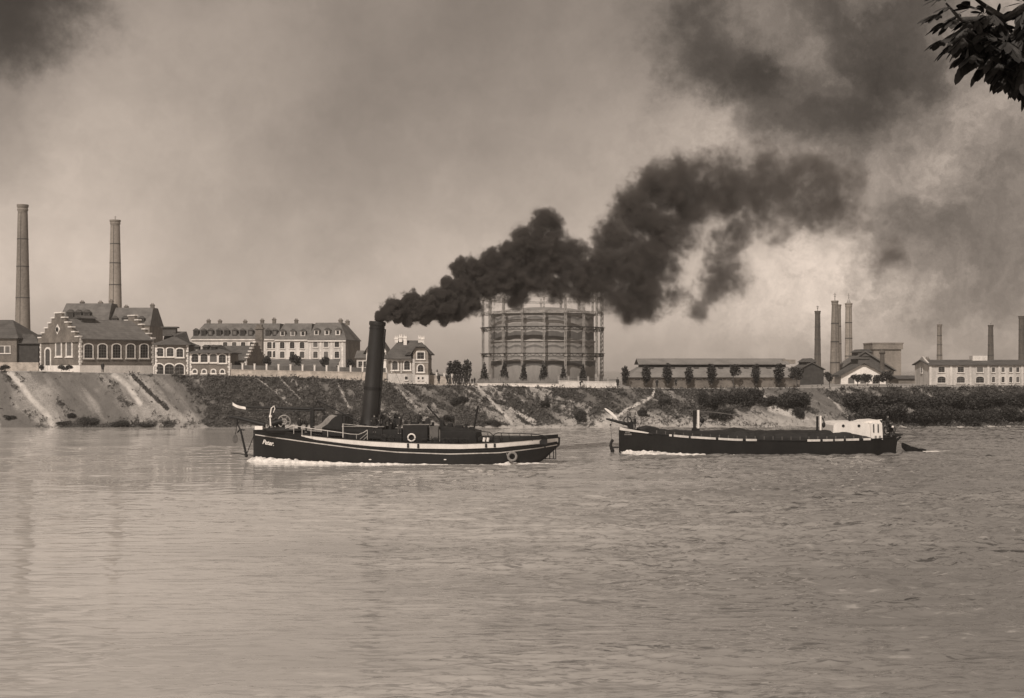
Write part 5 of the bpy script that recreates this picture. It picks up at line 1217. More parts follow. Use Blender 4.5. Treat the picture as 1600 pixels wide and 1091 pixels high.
# deck clutter: coal in the open bunker, lockers, coils, pipes
mb = MB(); rr_ = random.Random(4)
for i in range(60): px = rr_.uniform(538, 600); mb.ico(TF.p(px, 666 + rr_.uniform(-1.2, 2), rr_.uniform(-1.6, 1.4)), rr_.uniform(.12, .34), 1, (1, 1, .7), .6, i)
mb.build('coal_heap', M['black'], tug)
mb = MB()
for px, py, w, h in ((606, 669, .5, .5), (614, 667, .35, .9), (634, 661, .3, .5), (648, 662, .6, .35), (676, 663, .25, .5), (690, 662, .4, .7), (703, 665, .5, .5), (717, 667, .7, .35), (728, 666, .25, .6), (737, 670, .5, .4)):
    x, y, z = TF.p(px, py, -1.1); MB().box(x - w / 2, x + w / 2, y, y + w, z - 1, z + h * .4).build('deck_locker', M['black'], tug, bevel=.03)
mb = MB()
for px, py, yl in ((600, 684, -2.5), (612, 686, -2.55), (662, 690, -2.4), (680, 689, -2.45), (696, 690, -2.5), (712, 690, -2.5), (726, 690, -2.5)):
    x, y, z = TF.p(px, py, yl); MB().torus((x, y, z), .28, .07, 'y', 14, 5).torus((x + .05, y - .08, z - .05), .2, .06, 'y', 12, 5).build('rope_coil', M['deck'], tug)
mb = MB()
for i in range(14): px = 603 + i * 10.2; x, y, z = TF.p(px, 689, -2.75); mb.tube([(x, y, z - .3), (x, y, z + .42)], .03, 5)
mb.tube([TF.p(603, 683.5, -2.75), TF.p(640, 685, -2.75), TF.p(690, 686, -2.75), TF.p(738, 685.5, -2.75)], .025, 5); mb.build('side_rail', M['black'], tug)
MB().tube([TF.p(630, 664, -1.9), TF.p(671, 663.5, -1.9)], .05, 5).tube([TF.p(687, 671.5, -1.8), TF.p(687, 690, -1.8)], .05, 5).build('handrail', M['canvas'], tug)
# rails of the fore deck
def rail_path(pl, yl, r=.032): return [TF.p(a, b_, yl) for a, b_ in pl]
mb = MB().tube(rail_path([(446, 669.5), (452, 667), (458, 665.5), (470, 667), (485, 669.5), (510, 673), (535, 676.5), (548, 678.5), (560, 679), (568, 676), (574, 672)], -2.75), .04, 6)
mb.tube(rail_path([(536, 662), (536, 684)], -2.75), .06, 6).tube(rail_path([(536, 662.5), (560, 665), (590, 668)], -2.7), .03, 6)
for px, a, b_ in ((459, 666, 678), (486, 670, 682), (512, 673.5, 686), (557, 679, 689), (574, 672, 689), (472, 667.5, 680)): mb.tube(rail_path([(px, a), (px, b_)], -2.75), .03, 6)
mb.tube(rail_path([(574, 677), (562, 687)], -2.75), .025, 6); mb.tube(rail_path([(574, 682), (566, 689)], -2.75), .025, 6)
mb.build('fore_rail', M['plaster2'], tug)
mb = MB().box(tx(452, -2.72), tx(460, -2.72), -2.74, -2.70, tz(671, 455, -2.7), tz(665.5, 455, -2.7)); mb.build('rail_canvas', M['canvas'], tug)
# rail on the engine casing (ends of the hoops aft): low towing arches
mb = MB()
for pl in ([(742, 684), (745, 675.5), (752, 674), (765, 675.5), (771, 681), (771, 689)], [(768, 689), (772, 679), (778, 676.5), (800, 677), (830, 678), (848, 680.5), (856, 684)]):
    for yl in (-2.4, 2.0): mb.tube([TF.p(a, b_, yl) for a, b_ in pl], .05, 6)
    mb.tube([TF.p(*pl[2], -2.4), TF.p(*pl[2], 2.0)], .05, 6)
for px in (752, 762, 783, 795, 812, 830): mb.tube([TF.p(px, 677 if px < 800 else 678.5, -2.4), TF.p(px + 2, 689, -2.4)], .035, 5)
mb.build('towing_arch', M['black'], tug)
MB().tube([TF.p(756, 690, -2.4), TF.p(757, 684, -2.4)], .14, 8).tube([TF.p(762, 690, -2.4), TF.p(763, 684, -2.4)], .14, 8).build('bollard', M['wpaint'], tug)
side_strip(stn, list(np.linspace(tx(800), tx(872, -.8), 16)), lambda x: zd(x) + .34, lambda x: zd(x) + .02, .02, (-1,)).build('stern_bulwark', M['black'], tug)
# mast stumps, lowered spars
MB().tube([TF.p(667, 634, -.5), TF.p(696, 666, -.5)], [.07, .10], 8).build('derrick_pole', M['black'], tug)
MB().tube([TF.p(747, 634, -.6), TF.p(739.5, 676, -.6)], [.10, .08], 8).build('after_post', M['black'], tug)
TB('foremast_stump', 484.5, 490, 637, 672, -.2, .2, M['black'])
tr_ = MB().tube([TF.p(497, 625.5, 0), TF.p(490, 640, 0)], .06, 6).tube([TF.p(497, 625.5, 0), TF.p(504, 645, 0)], .06, 6).tube([TF.p(497, 626, 0), TF.p(562, 660, 0)], .075, 6).tube([TF.p(502, 638, 0), TF.p(508, 648, 0)], .12, 6)
tr_.build('mast_tripod', M['black'], tug)
MB().tube([TF.p(384, 636, -.1), TF.p(430, 637.5, -.1), TF.p(507, 639.5, 0)], [.09, .13, .16], 10).build('lowered_mast', M['black'], tug)
MB().tube([TF.p(386, 641, -.25), TF.p(440, 642, -.25), TF.p(486, 642, -.2)], [.03, .05, .06], 6).build('boom', M['black'], tug)
MB().tube([TF.p(358, 651, 0), TF.p(372, 653, 0), TF.p(414, 664, 0)], [.12, .17, .26], 10).build('bowsprit_davit', M['black'], tug)
# flag: dark, white, dark stripes
def flag(parent, p0, p1, h, mats, F_, yl=0.0):
    fo = None
    for j in range(3):
        mb = MB(); n = 10
        for i in range(n + 1):
            k = i / n; px = p0[0] + (p1[0] - p0[0]) * k; py = p0[1] + (p1[1] - p0[1]) * k + 1.6 * math.sin(k * 3.0)
            x, y, z = F_.p(px, py, yl); y += .12 * math.sin(k * 7); hh = h * (1 + .15 * k)
            mb.v += [(x, y, z - hh * j / 3), (x, y, z - hh * (j + 1) / 3)]
        mb.f = [(2 * i, 2 * i + 1, 2 * i + 3, 2 * i + 2) for i in range(n)]
        s_ = mb.build('flag' if j == 0 else 'flag_stripe', mats[j], fo or parent)
        md = s_.modifiers.new('s', 'SOLIDIFY'); md.thickness = .015
        if j == 0: fo = s_
    return fo
flag(tug, (384, 632), (363, 624), .75, (M['cloth'], M['wpaint2'], M['cloth2']), TF, -.1)
# white davit post and lamp at the bow, winch wheel, windlass
mb = MB().tube([TF.p(423, 666, -1.2), TF.p(422, 650, -1.2), TF.p(424, 638, -1.2), TF.p(428.5, 634.5, -1.2), TF.p(429.5, 639, -1.2), TF.p(427, 645, -1.2)], [.08, .07, .06, .07, .05, .03], 8).ico(TF.p(422.5, 651, -1.2), .17, 1); mb.build('lamp_post', M['wpaint2'], tug)
wx, wy, wz = TF.p(444, 659, -1.0); mb = MB().torus((wx, wy, wz), .62, .06, 'y', 20, 6).torus((wx, wy, wz), .25, .07, 'y', 12, 6)
for i in range(6): a = i * math.pi / 3; mb.tube([(wx, wy, wz), (wx + .6 * math.cos(a), wy, wz + .6 * math.sin(a))], .03, 5)
ww = mb.build('winch_wheel', M['steel'], tug); MB().box(wx - .9, wx - .2, wy + .1, wy + 1.0, wz - .9, wz - .1).tube([(wx - 1.2, wy + .1, wz - .2), (wx - .2, wy + .1, wz + .1)], .3, 10).tube([(wx - 1.6, wy, wz - .7), (wx - .8, wy, wz + .3)], .09, 6).tube([(wx - .8, wy, wz - .9), (wx - 1.5, wy, wz + .2)], .09, 6).build('windlass', M['black'], tug)
MB().torus((wx + .65, wy + .2, wz + .1), .9, .05, 'y', 10, 5, -.6, 1.4).build('winch_guard', M['black'], tug)
TB('bow_box', 398, 410, 666, 671.5, -.6, .6, M['wpaint2'])
mb = MB().ico(TF.p(440, 672.5, -1.6), .5, 2, (4.0, 1.1, .55), .5, 3); mb.build('folded_tarpaulin', M['tarp'], tug, smooth=True)
# anchor hanging in front of the stem
an = MB().tube([TF.p(371, 652, 0), TF.p(371.5, 664, 0), TF.p(376, 672, 0), TF.p(385, 712, 0)], [.07, .06, .09, .13], 8)
an.tube([TF.p(371, 676, 0), TF.p(375, 671, 0), TF.p(382, 672, 0)], .08, 6).tube([TF.p(385, 711, 0), TF.p(391, 695, 0), TF.p(397, 680, 0)], .04, 6).tube([TF.p(361, 708, -.9), TF.p(397, 711.5, .9)], .045, 6)
an.tube([TF.p(371, 655, 0), TF.p(369, 672, 0), TF.p(367, 682, 0)], .035, 5); an.ico(TF.p(385, 712, 0), .2, 1); an.ico(TF.p(371, 661, 0), .16, 1)
an.build('anchor', M['black'], tug); fl_ = MB().ico(TF.p(367.5, 686, -.1), .35, 2, (.8, .25, 1.3)); fl_.build('anchor_fluke', M['fence'], tug)
# rudder guards under the counter
mb = MB()
for px in (852, 858.5, 864.5, 868): mb.tube([TF.p(px, 697 if px < 855 else 694, -.4), TF.p(px + .5, 717, -.4)], .05, 6)
mb.tube([TF.p(851, 717, -.4), TF.p(869, 717, -.4)], .05, 6); mb.build('rudder_guard', M['black'], tug)
# lifebuoy (a thing of its own hanging on the casing) and a fender
lb = MB(); c = TF.p(643, 684, -2.3); lb.torus((0, 0, 0), .34, .075, 'y', 28, 8); W0 = Matrix.Translation(TF.origin) @ Matrix.Rotation(TF.ang, 4, 'Z')
lo = lb.build('lifebuoy', M['wpaint2'], loc=W0 @ Vector(c), smooth=True); tag(lo, 'white ring lifebuoy hanging on the black wheelhouse side of the tug', 'lifebuoy')
b2 = MB()
for i in range(4):
    a = math.pi / 4 + i * math.pi / 2; b2.torus((.34 * math.cos(a), 0, .34 * math.sin(a)), .085, .02, 'y', 8, 4)
b2.build('rope_binding', M['rope'], lo)
fc = TF.p(799.5, 714, 0); x = fc[0]; zf = TF.z(714, x, -3); fd = MB().torus((0, 0, 0), .38, .12, 'y', 24, 8)
fo = fd.build('rope_fender', M['rope'], loc=W0 @ Vector((TF.x(799.5, -3.0), -half(x, zf) - .12, zf)), smooth=True); tag(fo, 'ring shaped rope fender at the waterline of the tug below its stern deck', 'fender')
MB().tube([(-.55, .05, .4), (-.5, 0, .1), (-.35, 0, 0)], .04, 5).build('fender_line', M['rope'], fo)
# crew
def deck_person(px, py_feet, yl, rz, pose, label, **kw):
    x, y, z = TF.p(px, py_feet, yl); return person(W0 @ Vector((x, y, z)), rz + TF.ang, pose, label, 'crew on the steam tug', **kw)
deck_person(656, 668, -.9, 1.2, 'sit', 'crewman sitting on the casing just left of the standing silhouette', hat='cap', coat='short', h=1.15)
deck_person(668.5, 681, -1.5, -.4, 'stand', 'crewman in black standing tallest amid the tug casing', hat='cap', coat='short', h=1.12)
deck_person(624, 678, -1.9, .6, 'stand', 'crewman with light shoulders beside the ventilator right of the funnel', hat='cap', coat='short', h=.98, trm=M['cloth2'])
deck_person(602, 674, -1.6, 1.4, 'bend', 'crewman stooping close behind the funnel foot', hat='cap', coat='short', h=1.0)
deck_person(585, 676, -1.9, .2, 'reach', 'crewman at the funnel foot in dark clothes', hat='cap', coat='short', h=1.0)
deck_person(467.5, 679, -.9, 1.1, 'stand', 'crewman standing on the tug foredeck behind the winch wheel', hat='brim', coat='short', h=.98)
deck_person(478.5, 676, -.3, -1.1, 'bend', 'crewman bending over at the foot of the foremast stump', hat='cap', coat='short', h=.9)

# ------------------------------------------------------------------ barge
BY = 139.0; BF = Frame(1185, BY, 0.0, 0.0); barge = empty('cargo_barge', BF.origin, 0, 'long black towed barge with dark hatches and a white cabin near its stern', 'barge')
BT = [(967, 667.5), (990, 672), (1020, 677.5), (1060, 681.5), (1120, 686), (1185, 688.5), (1260, 688.5), (1330, 687), (1380, 685), (1401, 682)]
def bhy(px): return float(np.interp(px, [967, 985, 1020, 1080, 1300, 1370, 1401], [0, -1.6, -2.9, -3.6, -3.6, -3.0, -1.0]))
def bx(px, yl=-3.5): return BF.x(px, yl)
def bz(py, px, yl=-3.5): return BF.z(py, BF.x(px, yl), yl)
zbs = lambda x: float(np.interp(x, [bx(p, bhy(p)) for p, _ in BT], [bz(y, p, bhy(p)) for p, y in BT]))
bst = []
for px in (967, 972, 985, 1000, 1020, 1050, 1080, 1150, 1250, 1300, 1340, 1370, 1388, 1397, 1401):
    x = bx(px, bhy(px)); zk_ = float(np.interp(px, [967, 972, 1000, 1340, 1397, 1401], [-.6, -1.3, -1.6, -1.6, -1.2, -.9])); p_ = float(np.interp(px, [967, 1000, 1050, 1340, 1401], [.5, .25, .08, .1, .3]))
    bst.append((x, zk_, zbs(x), max(.06, -bhy(px)), p_))
bxs = list(np.linspace(bst[0][0], bst[-1][0], 70)); loft(bst, bxs, 9).build('hull', M['bargehull'], barge, smooth=True)
bzk, bzd, bbd, bhalf = hull_fn(bst)
dk = MB()
for x in bxs: y = max(.02, bhalf(x, bzd(x)) - .05); z = bzd(x) - .18; dk.v += [(x, -y, z), (x, y, z)]
dk.f = [(2 * i, 2 * i + 1, 2 * i + 3, 2 * i + 2) for i in range(len(bxs) - 1)]; dk.build('deck', M['deck'], barge)
for sg in (-1, 1): side_strip(bst, bxs[1:-1], lambda x: bzd(x) + .04, lambda x: bzd(x) - .06, .08, (sg,)).build('gunwale', M['black'], barge)
side_strip(bst, list(np.linspace(bx(968, -.2), bx(1014, -2.8), 16)), lambda x: bzd(x) + .02, lambda x: bzd(x) - .30 + .012 * (x - bst[0][0]) * 6, .1, (-1,)).build('white_bow_strake', M['wpaint'], barge)
for a, c in ((1046, 1050), (1053, 1076), (1079, 1118), (1122, 1160), (1165, 1182), (1261, 1281), (1285, 1301), (1304, 1318), (1322, 1343), (1350, 1362)):
    n = max(2, int((c - a) / 5)); side_strip(bst, list(np.linspace(bx(a), bx(c), n + 1)), lambda x: bzd(x) + .10, lambda x: bzd(x) - .12, .10, (-1,)).build('white_side_mark', M['plaster'], barge)
# hatch covers: heaped tarpaulined cargo along the hold
mb = MB(); seg = 64; hx = np.linspace(bx(1013, -3), bx(1363, -3), seg)
HT = [(1013, 676), (1022, 672.5), (1034, 673), (1070, 675), (1110, 676), (1140, 674.5), (1156, 671), (1166, 671), (1172, 674.5), (1200, 675.5), (1240, 675), (1275, 675), (1300, 675), (1320, 673), (1340, 677), (1363, 682)]
for i, x in enumerate(hx):
    zt = float(np.interp(x, [bx(p, -2.6) for p, _ in HT], [bz(y + 1.6, p, -2.6) for p, y in HT])) + .10 * (mnoise.noise(Vector((x * 1.3, 0, 0)))); z0 = bzd(x) - .1; e = .15 if 0 < i < seg - 1 else 0
    for y, z in ((-2.95, z0), (-2.9, z0 + .35 * (zt - z0) + .05), (-2.5, zt - .06 + .07 * mnoise.noise(Vector((x * 2, 5, 0)))), (-1.2, zt + e), (1.2, zt + e), (2.5, zt), (2.95, z0)): mb.v.append((x, y, z))
for i in range(seg - 1):
    for j in range(6): a = i * 7 + j; mb.f.append((a, a + 7, a + 8, a + 1))
mb.f.append(tuple(range(7))); mb.f.append(tuple(range((seg - 1) * 7, seg * 7)))
mb.build('hatch_cover', M['tarp'], barge)
for i, px in enumerate(range(1026, 1360, 14)):
    x = bx(px, -2.97); z0 = bzd(x) - .05; MB().box(x - .05, x + .05, -3.0, -2.9, z0, z0 + .42).build('hatch_batten', M['fence'], barge)
# posts
def bpost(px, pyt, pyb, w, wm):
    x, y, z = BF.p(px, pyb, 0); zt = BF.z(pyt, x, 0); m1 = MB().tube([(x - w * .5, 0, z), (x - w * .5, 0, zt)], w * .52, 12).box(x - w * 1.3, x - w * .6 + .5, -.5, .5, z - .3, z + .12)
    m1.build('mast_stump', M['black'], barge); MB().tube([(x + w * .75, -.1, z), (x + w * .75, -.1, zt + .05)], w * .42, 12).build('white_post', M['wpaint2'], barge)
bpost(1087.5, 641.5, 671, .32, 1); bpost(1279, 650.5, 674, .26, 1)
MB().tube([BF.p(1080, 642, 0), BF.p(1120, 645, 0), BF.p(1160, 650.5, 0)], [.05, .07, .05], 7).ico(BF.p(1079, 641.5, 0), .2, 1, (1.3, .6, .6)).build('derrick_boom', M['fence'], barge)
MB().tube([BF.p(1092, 645, 0), BF.p(1099, 658, 0), BF.p(1094, 667, 0)], .06, 6).ico(BF.p(1097, 657, 0), .35, 1, (.9, .5, 1.0)).build('tackle', M['black'], barge)
MB().tube([BF.p(1284, 652, 0), BF.p(1289, 662, 0)], .05, 6).ico(BF.p(1287, 664, 0), .32, 1, (.7, .5, 1.1)).build('tackle', M['black'], barge)
# cabin with rounded ends and slatted wheelhouse
def CP(pts, y0, y1, name, m, parent): return MB().prism([(bx(a, y0), bz(b_, a, y0)) for a, b_ in pts], 'y', y0, y1).build(name, m, parent)
cab = CP([(1301, 684), (1302.5, 665), (1305, 661.5), (1312, 660), (1340, 659.5), (1356, 661), (1359, 663), (1360.5, 684)], -2.3, 2.3, 'cabin', M['wpaint'], barge)
for px in (1317.5, 1342): x, y, z = BF.p(px, 665.5, -2.3); MB().torus((x, -2.32, z), .1, .06, 'y', 12, 6).ico((x, -2.33, z), .1, 1, (1, .3, 1)).build('porthole', M['black'], cab)
CP([(1345, 661), (1356, 657.5), (1374, 656.5), (1377, 661)], -2.0, 2.0, 'cabin_awning', M['wpaint'], barge)
whl = CP([(1361, 687), (1359.5, 662), (1364, 660.5), (1378, 661), (1379.5, 687)], -2.5, 1.8, 'wheel_shelter', M['wpaint'], barge)
for px in (1364.5, 1371.5): CP([(px, 676), (px - .2, 663), (px + 1.6, 663), (px + 1.9, 676)], -2.56, -2.50, 'shelter_slot', M['dark'], whl)
for px in (1367, 1373.5): CP([(px, 686), (px, 681), (px + 3, 681), (px + 3, 686)], -2.58, -2.50, 'shelter_hatch', M['canvas'], whl)
MB().tube([BF.p(1327.5, 660, 0), BF.p(1327.5, 648.5, 0)], .12, 8).lathe([(.2, 0), (.2, .12)], 10, BF.x(1327.5, 0), 0).build('stove_pipe', M['black'], cab)
MB().tube([BF.p(1361, 657.5, -1), BF.p(1378, 656, -1)], .05, 6).build('awning_pole', M['wpaint'], barge)
# stern: tiller gear, rudder head, gallows
mb = MB().tube([BF.p(1381, 684, -1.5), BF.p(1381, 660, -1.5), BF.p(1386, 659, -1.5)], .06, 6).tube([BF.p(1396, 683, -.8), BF.p(1395, 664, -.8)], .06, 6).tube([BF.p(1381, 668, -1.5), BF.p(1396, 669, -1)], .05, 6).tube([BF.p(1388, 684, -.6), BF.p(1389, 670, -.6)], .12, 8)
mb.torus(BF.p(1390, 672, -1.2), .6, .06, 'y', 16, 6); mb.build('steering_gear', M['black'], barge)
MB().prism([(bx(1398, -.2), bz(684, 1398, -.2)), (bx(1411, -.2), bz(680, 1398, -.2)), (bx(1411, -.2), bz(679, 1398, -.2)), (bx(1400, -.2), bz(677, 1398, -.2))], 'y', -.25, .25).build('rudder_head', M['black'], barge)
MB().prism([(bx(1399, -.1), bz(688, 1399, -.1)), (bx(1407, -.1), bz(682, 1399, -.1)), (bx(1409, -.1), bz(683, 1399, -.1)), (bx(1402, -.1), bz(690, 1399, -.1)), (bx(1400.5, -.1), bz(700, 1399, -.1)), (bx(1400, -.1), bz(708, 1399, -.1))], 'y', -.1, .1).build('rudder', M['bargehull'], barge)
MB().ico(BF.p(1395, 667, -1.2), .16, 1).build('stern_lamp', M['wpaint2'], barge)
# bow: davit beam, anchor, flag, chafing gear
MB().tube([BF.p(947, 654.5, 0), BF.p(955, 656.5, 0), BF.p(985, 664, 0)], [.09, .13, .2], 8).build('bow_davit', M['black'], barge)
MB().tube([BF.p(947, 641, 0), BF.p(966, 657, 0)], [.05, .07], 6).build('flagstaff', M['wpaint'], barge)
mb = MB(); n = 8
fa = MB(); pa = [(944, 638.5), (950, 644), (956, 649), (962, 655)]; pb = [(948, 637.5), (957, 641), (958, 646), (964, 652)]
for q, w in zip(pa, pb): fa.v += [BF.p(q[0], q[1], -.05), BF.p(w[0], w[1] , .1)]
fa.f = [(2 * i, 2 * i + 1, 2 * i + 3, 2 * i + 2) for i in range(3)]; fo_ = fa.build('flag', M['wpaint2'], barge); fo_.modifiers.new('s', 'SOLIDIFY').thickness = .02
fa = MB(); 
for q in ((946, 637.5), (951, 640.5), (957, 643)): x, y, z = BF.p(*q, 0); fa.v += [(x, -.06, z + .12), (x + .05, .05, z - .12)]
fa.f = [(0, 1, 3, 2), (2, 3, 5, 4)]; s_ = fa.build('flag_stripe', M['cloth'], fo_); s_.modifiers.new('s', 'SOLIDIFY').thickness = .02
an = MB().tube([BF.p(954, 663, 0), BF.p(956, 690, 0)], .018, 4).tube([BF.p(956, 688, 0), BF.p(954, 696, 0), BF.p(957.5, 706, 0)], [.13, .16, .22], 8).ico(BF.p(956.5, 689, 0), .2, 1).ico(BF.p(957, 705, 0), .24, 1).tube([BF.p(957, 699.5, 0), BF.p(973, 698.5, 0)], [.12, .08], 6).ico(BF.p(954, 664, 0), .12, 1)
an.build('anchor', M['black'], barge)
gear = MB().tube([BF.p(981, 668, -.8), BF.p(981, 646, -.8)], .05, 6).tube([BF.p(988, 669, -.8), BF.p(987, 657, -.8)], .1, 6).torus(BF.p(980.5, 657, -.8), .4, .06, 'y', 12, 6).box(BF.x(983, -.8), BF.x(990, -.8), -1, .2, BF.z(670, -14, -.8), BF.z(660, -14, -.8))
gear.build('bow_windlass', M['black'], barge)
MB().prism([(bx(1000, -2), bz(671, 1000, -2)), (bx(1015, -2), bz(667, 1000, -2)), (bx(1030, -2), bz(669.5, 1000, -2)), (bx(1030, -2), bz(676, 1000, -2)), (bx(1001, -2), bz(674, 1000, -2))], 'y', -2.2, 2.0).build('fore_hatch', M['tarp'], barge)
for py, a, c in ((676.5, 977, 984), (680, 976, 987)):
    mb = MB(); px = a
    while px < c:
        x = bx(px, bhy(px)); z = bz(py, px, bhy(px)); y = -bhalf(x, z) - .12; mb.box(x, x + .09, y, y + .2, z, z + .16); px += 1.9
    mb.build('name_marks', M['canvas'], barge)
def bperson(px, py, yl, rz, pose, label, **kw):
    return person(Vector(BF.origin) + Vector(BF.p(px, py, yl)), rz, pose, label, 'crew on the barge', **kw)
bperson(992, 674, -.9, 1.5, 'stand', 'bargeman in black standing at the barge bow', h=.92, coat='short')
bperson(1386.5, 677, -1.2, 1.3, 'hands_front', 'helmsman in black high at the barge stern behind the white cabin', h=1.1, coat='short')
bperson(1392, 682, -.6, -.9, 'bend', 'bargeman stooping at the steering gear of the barge', h=.95, coat='short')
# ------------------------------------------------------------------ dinghy towed astern of the barge
DF = Frame(1426, 141.5, 0, 0); dg_ = empty('rowing_dinghy', DF.origin, 0, 'small black rowing dinghy towed behind the barge, bow up', 'dinghy')
ds = []
for px, zk_, zd_, bd_, p_ in ((1408.5, .5, .88, .05, .6), (1410, .3, .9, .25, .5), (1414, .0, .78, .42, .4), (1422, -.2, .52, .5, .4), (1434, -.3, .30, .45, .4), (1446.5, -.15, .18, .25, .5)): ds.append((DF.x(px), zk_, zd_, bd_, p_))
dxs = list(np.linspace(ds[0][0], ds[-1][0], 26)); loft(ds, dxs, 7).build('hull', M['bargehull'], dg_, smooth=True)
_, dzd, _, dhf = hull_fn(ds)
for sg in (-1, 1): side_strip(ds, dxs[1:-1], lambda x: dzd(x) + .05, lambda x: dzd(x) - .05, .04, (sg,)).build('gunwale', M['black'], dg_)
for k_ in (.35, .65): x = ds[0][0] + (ds[-1][0] - ds[0][0]) * k_; MB().box(x - .12, x + .12, -.55, .55, dzd(x) + .0, dzd(x) + .06).build('thwart', M['fence'], dg_)
rp = MB().tube([Vector(BF.origin) + Vector(BF.p(1403, 688, 0)), Vector(DF.origin) + Vector(DF.p(1409, 694, 0))], .02, 4); o = rp.build('tow_rope', M['rope']); tag(o, 'short tow rope between the barge stern and the dinghy', 'rope')

# ------------------------------------------------------------------ foam at the hulls
def foam_mat():
    m = bpy.data.materials.new('foam'); m.use_nodes = True; t = NT(m.node_tree); p = t.n['Principled BSDF']; co = t.new('ShaderNodeTexCoord').outputs['Object']
    t.put(p.inputs['Base Color'], t.mix(t.smooth(t.noise(co, 2.5, 5, .7), .35, .65), sep(.5), sep(.82))); p.inputs['Roughness'].default_value = .7
    b_ = t.new('ShaderNodeBump'); b_.inputs['Strength'].default_value = .8; b_.inputs['Distance'].default_value = .15; t.put(b_.inputs['Height'], t.noise(co, 5, 4, .7)); t.l.new(b_.outputs[0], p.inputs['Normal']); return m
FM = foam_mat()
def foam(label, pts, name='bow_wave'):
    """pts: world (x, y, half width, height); lumpy low ridge of broken water"""
    mb = MB(); n = 9; P_ = []
    for i in range(len(pts) - 1):
        a, b_ = pts[i], pts[i + 1]; m_ = max(2, int(math.hypot(b_[0] - a[0], b_[1] - a[1]) / .22))
        for k in range(m_): t = k / m_; P_.append([a[q] + (b_[q] - a[q]) * t for q in range(4)])
    P_.append(list(pts[-1]))
    for i, (x, y, w, h) in enumerate(P_):
        for j in range(n):
            u = -1 + 2 * j / (n - 1); nz = .55 + .9 * abs(mnoise.noise(Vector((x * 1.6, y * 1.6 + u * w * 2.2, u)))) + .4 * mnoise.noise(Vector((x * 4, u * 3, 2)))
            wj = w * (1 + .45 * mnoise.noise(Vector((x * .9, 7, 0))) + .25 * mnoise.noise(Vector((x * 3.1, u, 0)))); mb.v.append((x + .1 * mnoise.noise(Vector((x * 3, u * 2, 9))), y + u * wj, -.04 + h * max(0, 1 - u * u) * nz))
    for i in range(len(P_) - 1):
        for j in range(n - 1): a = i * n + j; mb.f.append((a, a + n, a + n + 1, a + 1))
    o = mb.build(name, FM, smooth=True); tag(o, label, kind='stuff'); return o
def tw(px, yoff): p_ = W0 @ Vector((TF.x(px, yoff), yoff, 0)); return p_.x, p_.y
def hx_(px, out): x = TF.x(px, half_y(px)); return tw(px, -half(x, .05) - out)
foam('white bow wave curling along the tug hull', [(*tw(386, 0), .25, .15), (*tw(394, -.3), 1.0, .5), (*hx_(404, .25), .7, .6), (*hx_(420, .4), .7, .58), (*hx_(445, .4), .6, .46), (*hx_(480, .3), .45, .36), (*hx_(530, .22), .28, .22), (*hx_(580, .15), .24, .2), (*hx_(640, .12), .2, .16), (*hx_(700, .1), .14, .10)])
foam('low foam line along the after part of the tug hull', [(*hx_(700, .08), .12, .08), (*hx_(770, .1), .14, .1), (*hx_(795, .1), .3, .4), (*hx_(806, .15), .35, .3), (*hx_(830, .3), .3, .2), (*tw(860, -.8), .3, .12), (*tw(880, -.5), .25, .08)], 'hull_foam')
bw_ = lambda px, out: (Vector(BF.origin).x + BF.x(px, bhy(px)), BY - bhalf(BF.x(px, bhy(px)), .05) - out)
foam('white bow wave along the barge hull', [(*bw_(970, .2), .35, .25), (*bw_(984, .4), .5, .45), (*bw_(992, .9), .7, .5), (*bw_(1005, .8), .8, .5), (*bw_(1030, .5), .6, .42), (*bw_(1060, .3), .4, .28), (*bw_(1100, .2), .22, .16), (*bw_(1150, .12), .12, .08)])
foam('thin foam trail behind the dinghy', [((1440 - 800) * 141.5 / F, 141.2, .5, .10), ((1462 - 800) * 141.8 / F, 141.6, .8, .10), ((1485 - 800) * 142 / F, 142.4, .5, .05)], 'wake_foam')
# ------------------------------------------------------------------ smoke of the tug
def Pw(px, py, Y): return Vector(((px - 800) * Y / F, Y, CAMZ + (HOR - py) * Y / F))
PUFFS = [ # px, py, radius px
 (594,496,13),(600,489,13),(606,490,17),(617,482,23),(622,496,14),(634,476,19),(640,497,17),(652,484,24),(668,478,22),(664,496,15),(684,484,24),(688,462,20),(700,446,20),
 (706,474,28),(722,452,30),(716,422,20),(736,470,26),(742,424,26),(760,448,34),(768,412,26),(786,432,36),(800,398,28),(812,436,34),(808,462,20),(822,372,28),(836,410,34),(846,348,24),(846,440,32),
 (826,392,30),(850,384,32),(872,392,28),(842,366,26),(862,352,20),(944,404,26),(946,448,30),(1020,340,40),(980,480,30),(1180,300,40),(1240,330,34),(1330,345,24),(1150,350,26),(1126,372,20),(690,492,18),(716,486,22),(640,470,20),(866,372,24),(872,414,32),(876,448,30),(896,398,26),(902,432,32),(910,458,24),(926,410,22),(934,446,28),
 (962,372,34),(966,420,42),(970,462,34),(1000,330,40),(1002,400,44),(1004,452,42),(1010,484,20),(1030,300,40),(1040,362,44),(1036,420,32),(1070,280,38),(1084,330,40),(1104,300,36),
 (1130,270,34),(1136,318,34),(1160,296,40),(1190,262,32),(1196,330,38),(1222,292,46),(1250,262,34),(1262,322,42),(1290,284,42),(1316,318,34),(1322,290,30),(1210,372,20),
 (1130,392,26),(1136,428,32),(1122,458,20),(1090,480,18),(1060,460,22),(1390,400,24),(1160,370,22)]
PUFFS = [(a, b, r * (1 + .30 * max(0, min(1, (a - 840) / 250)))) for a, b, r in PUFFS]
def yplume(px): return 124.5 + (px - 590) * 0.028
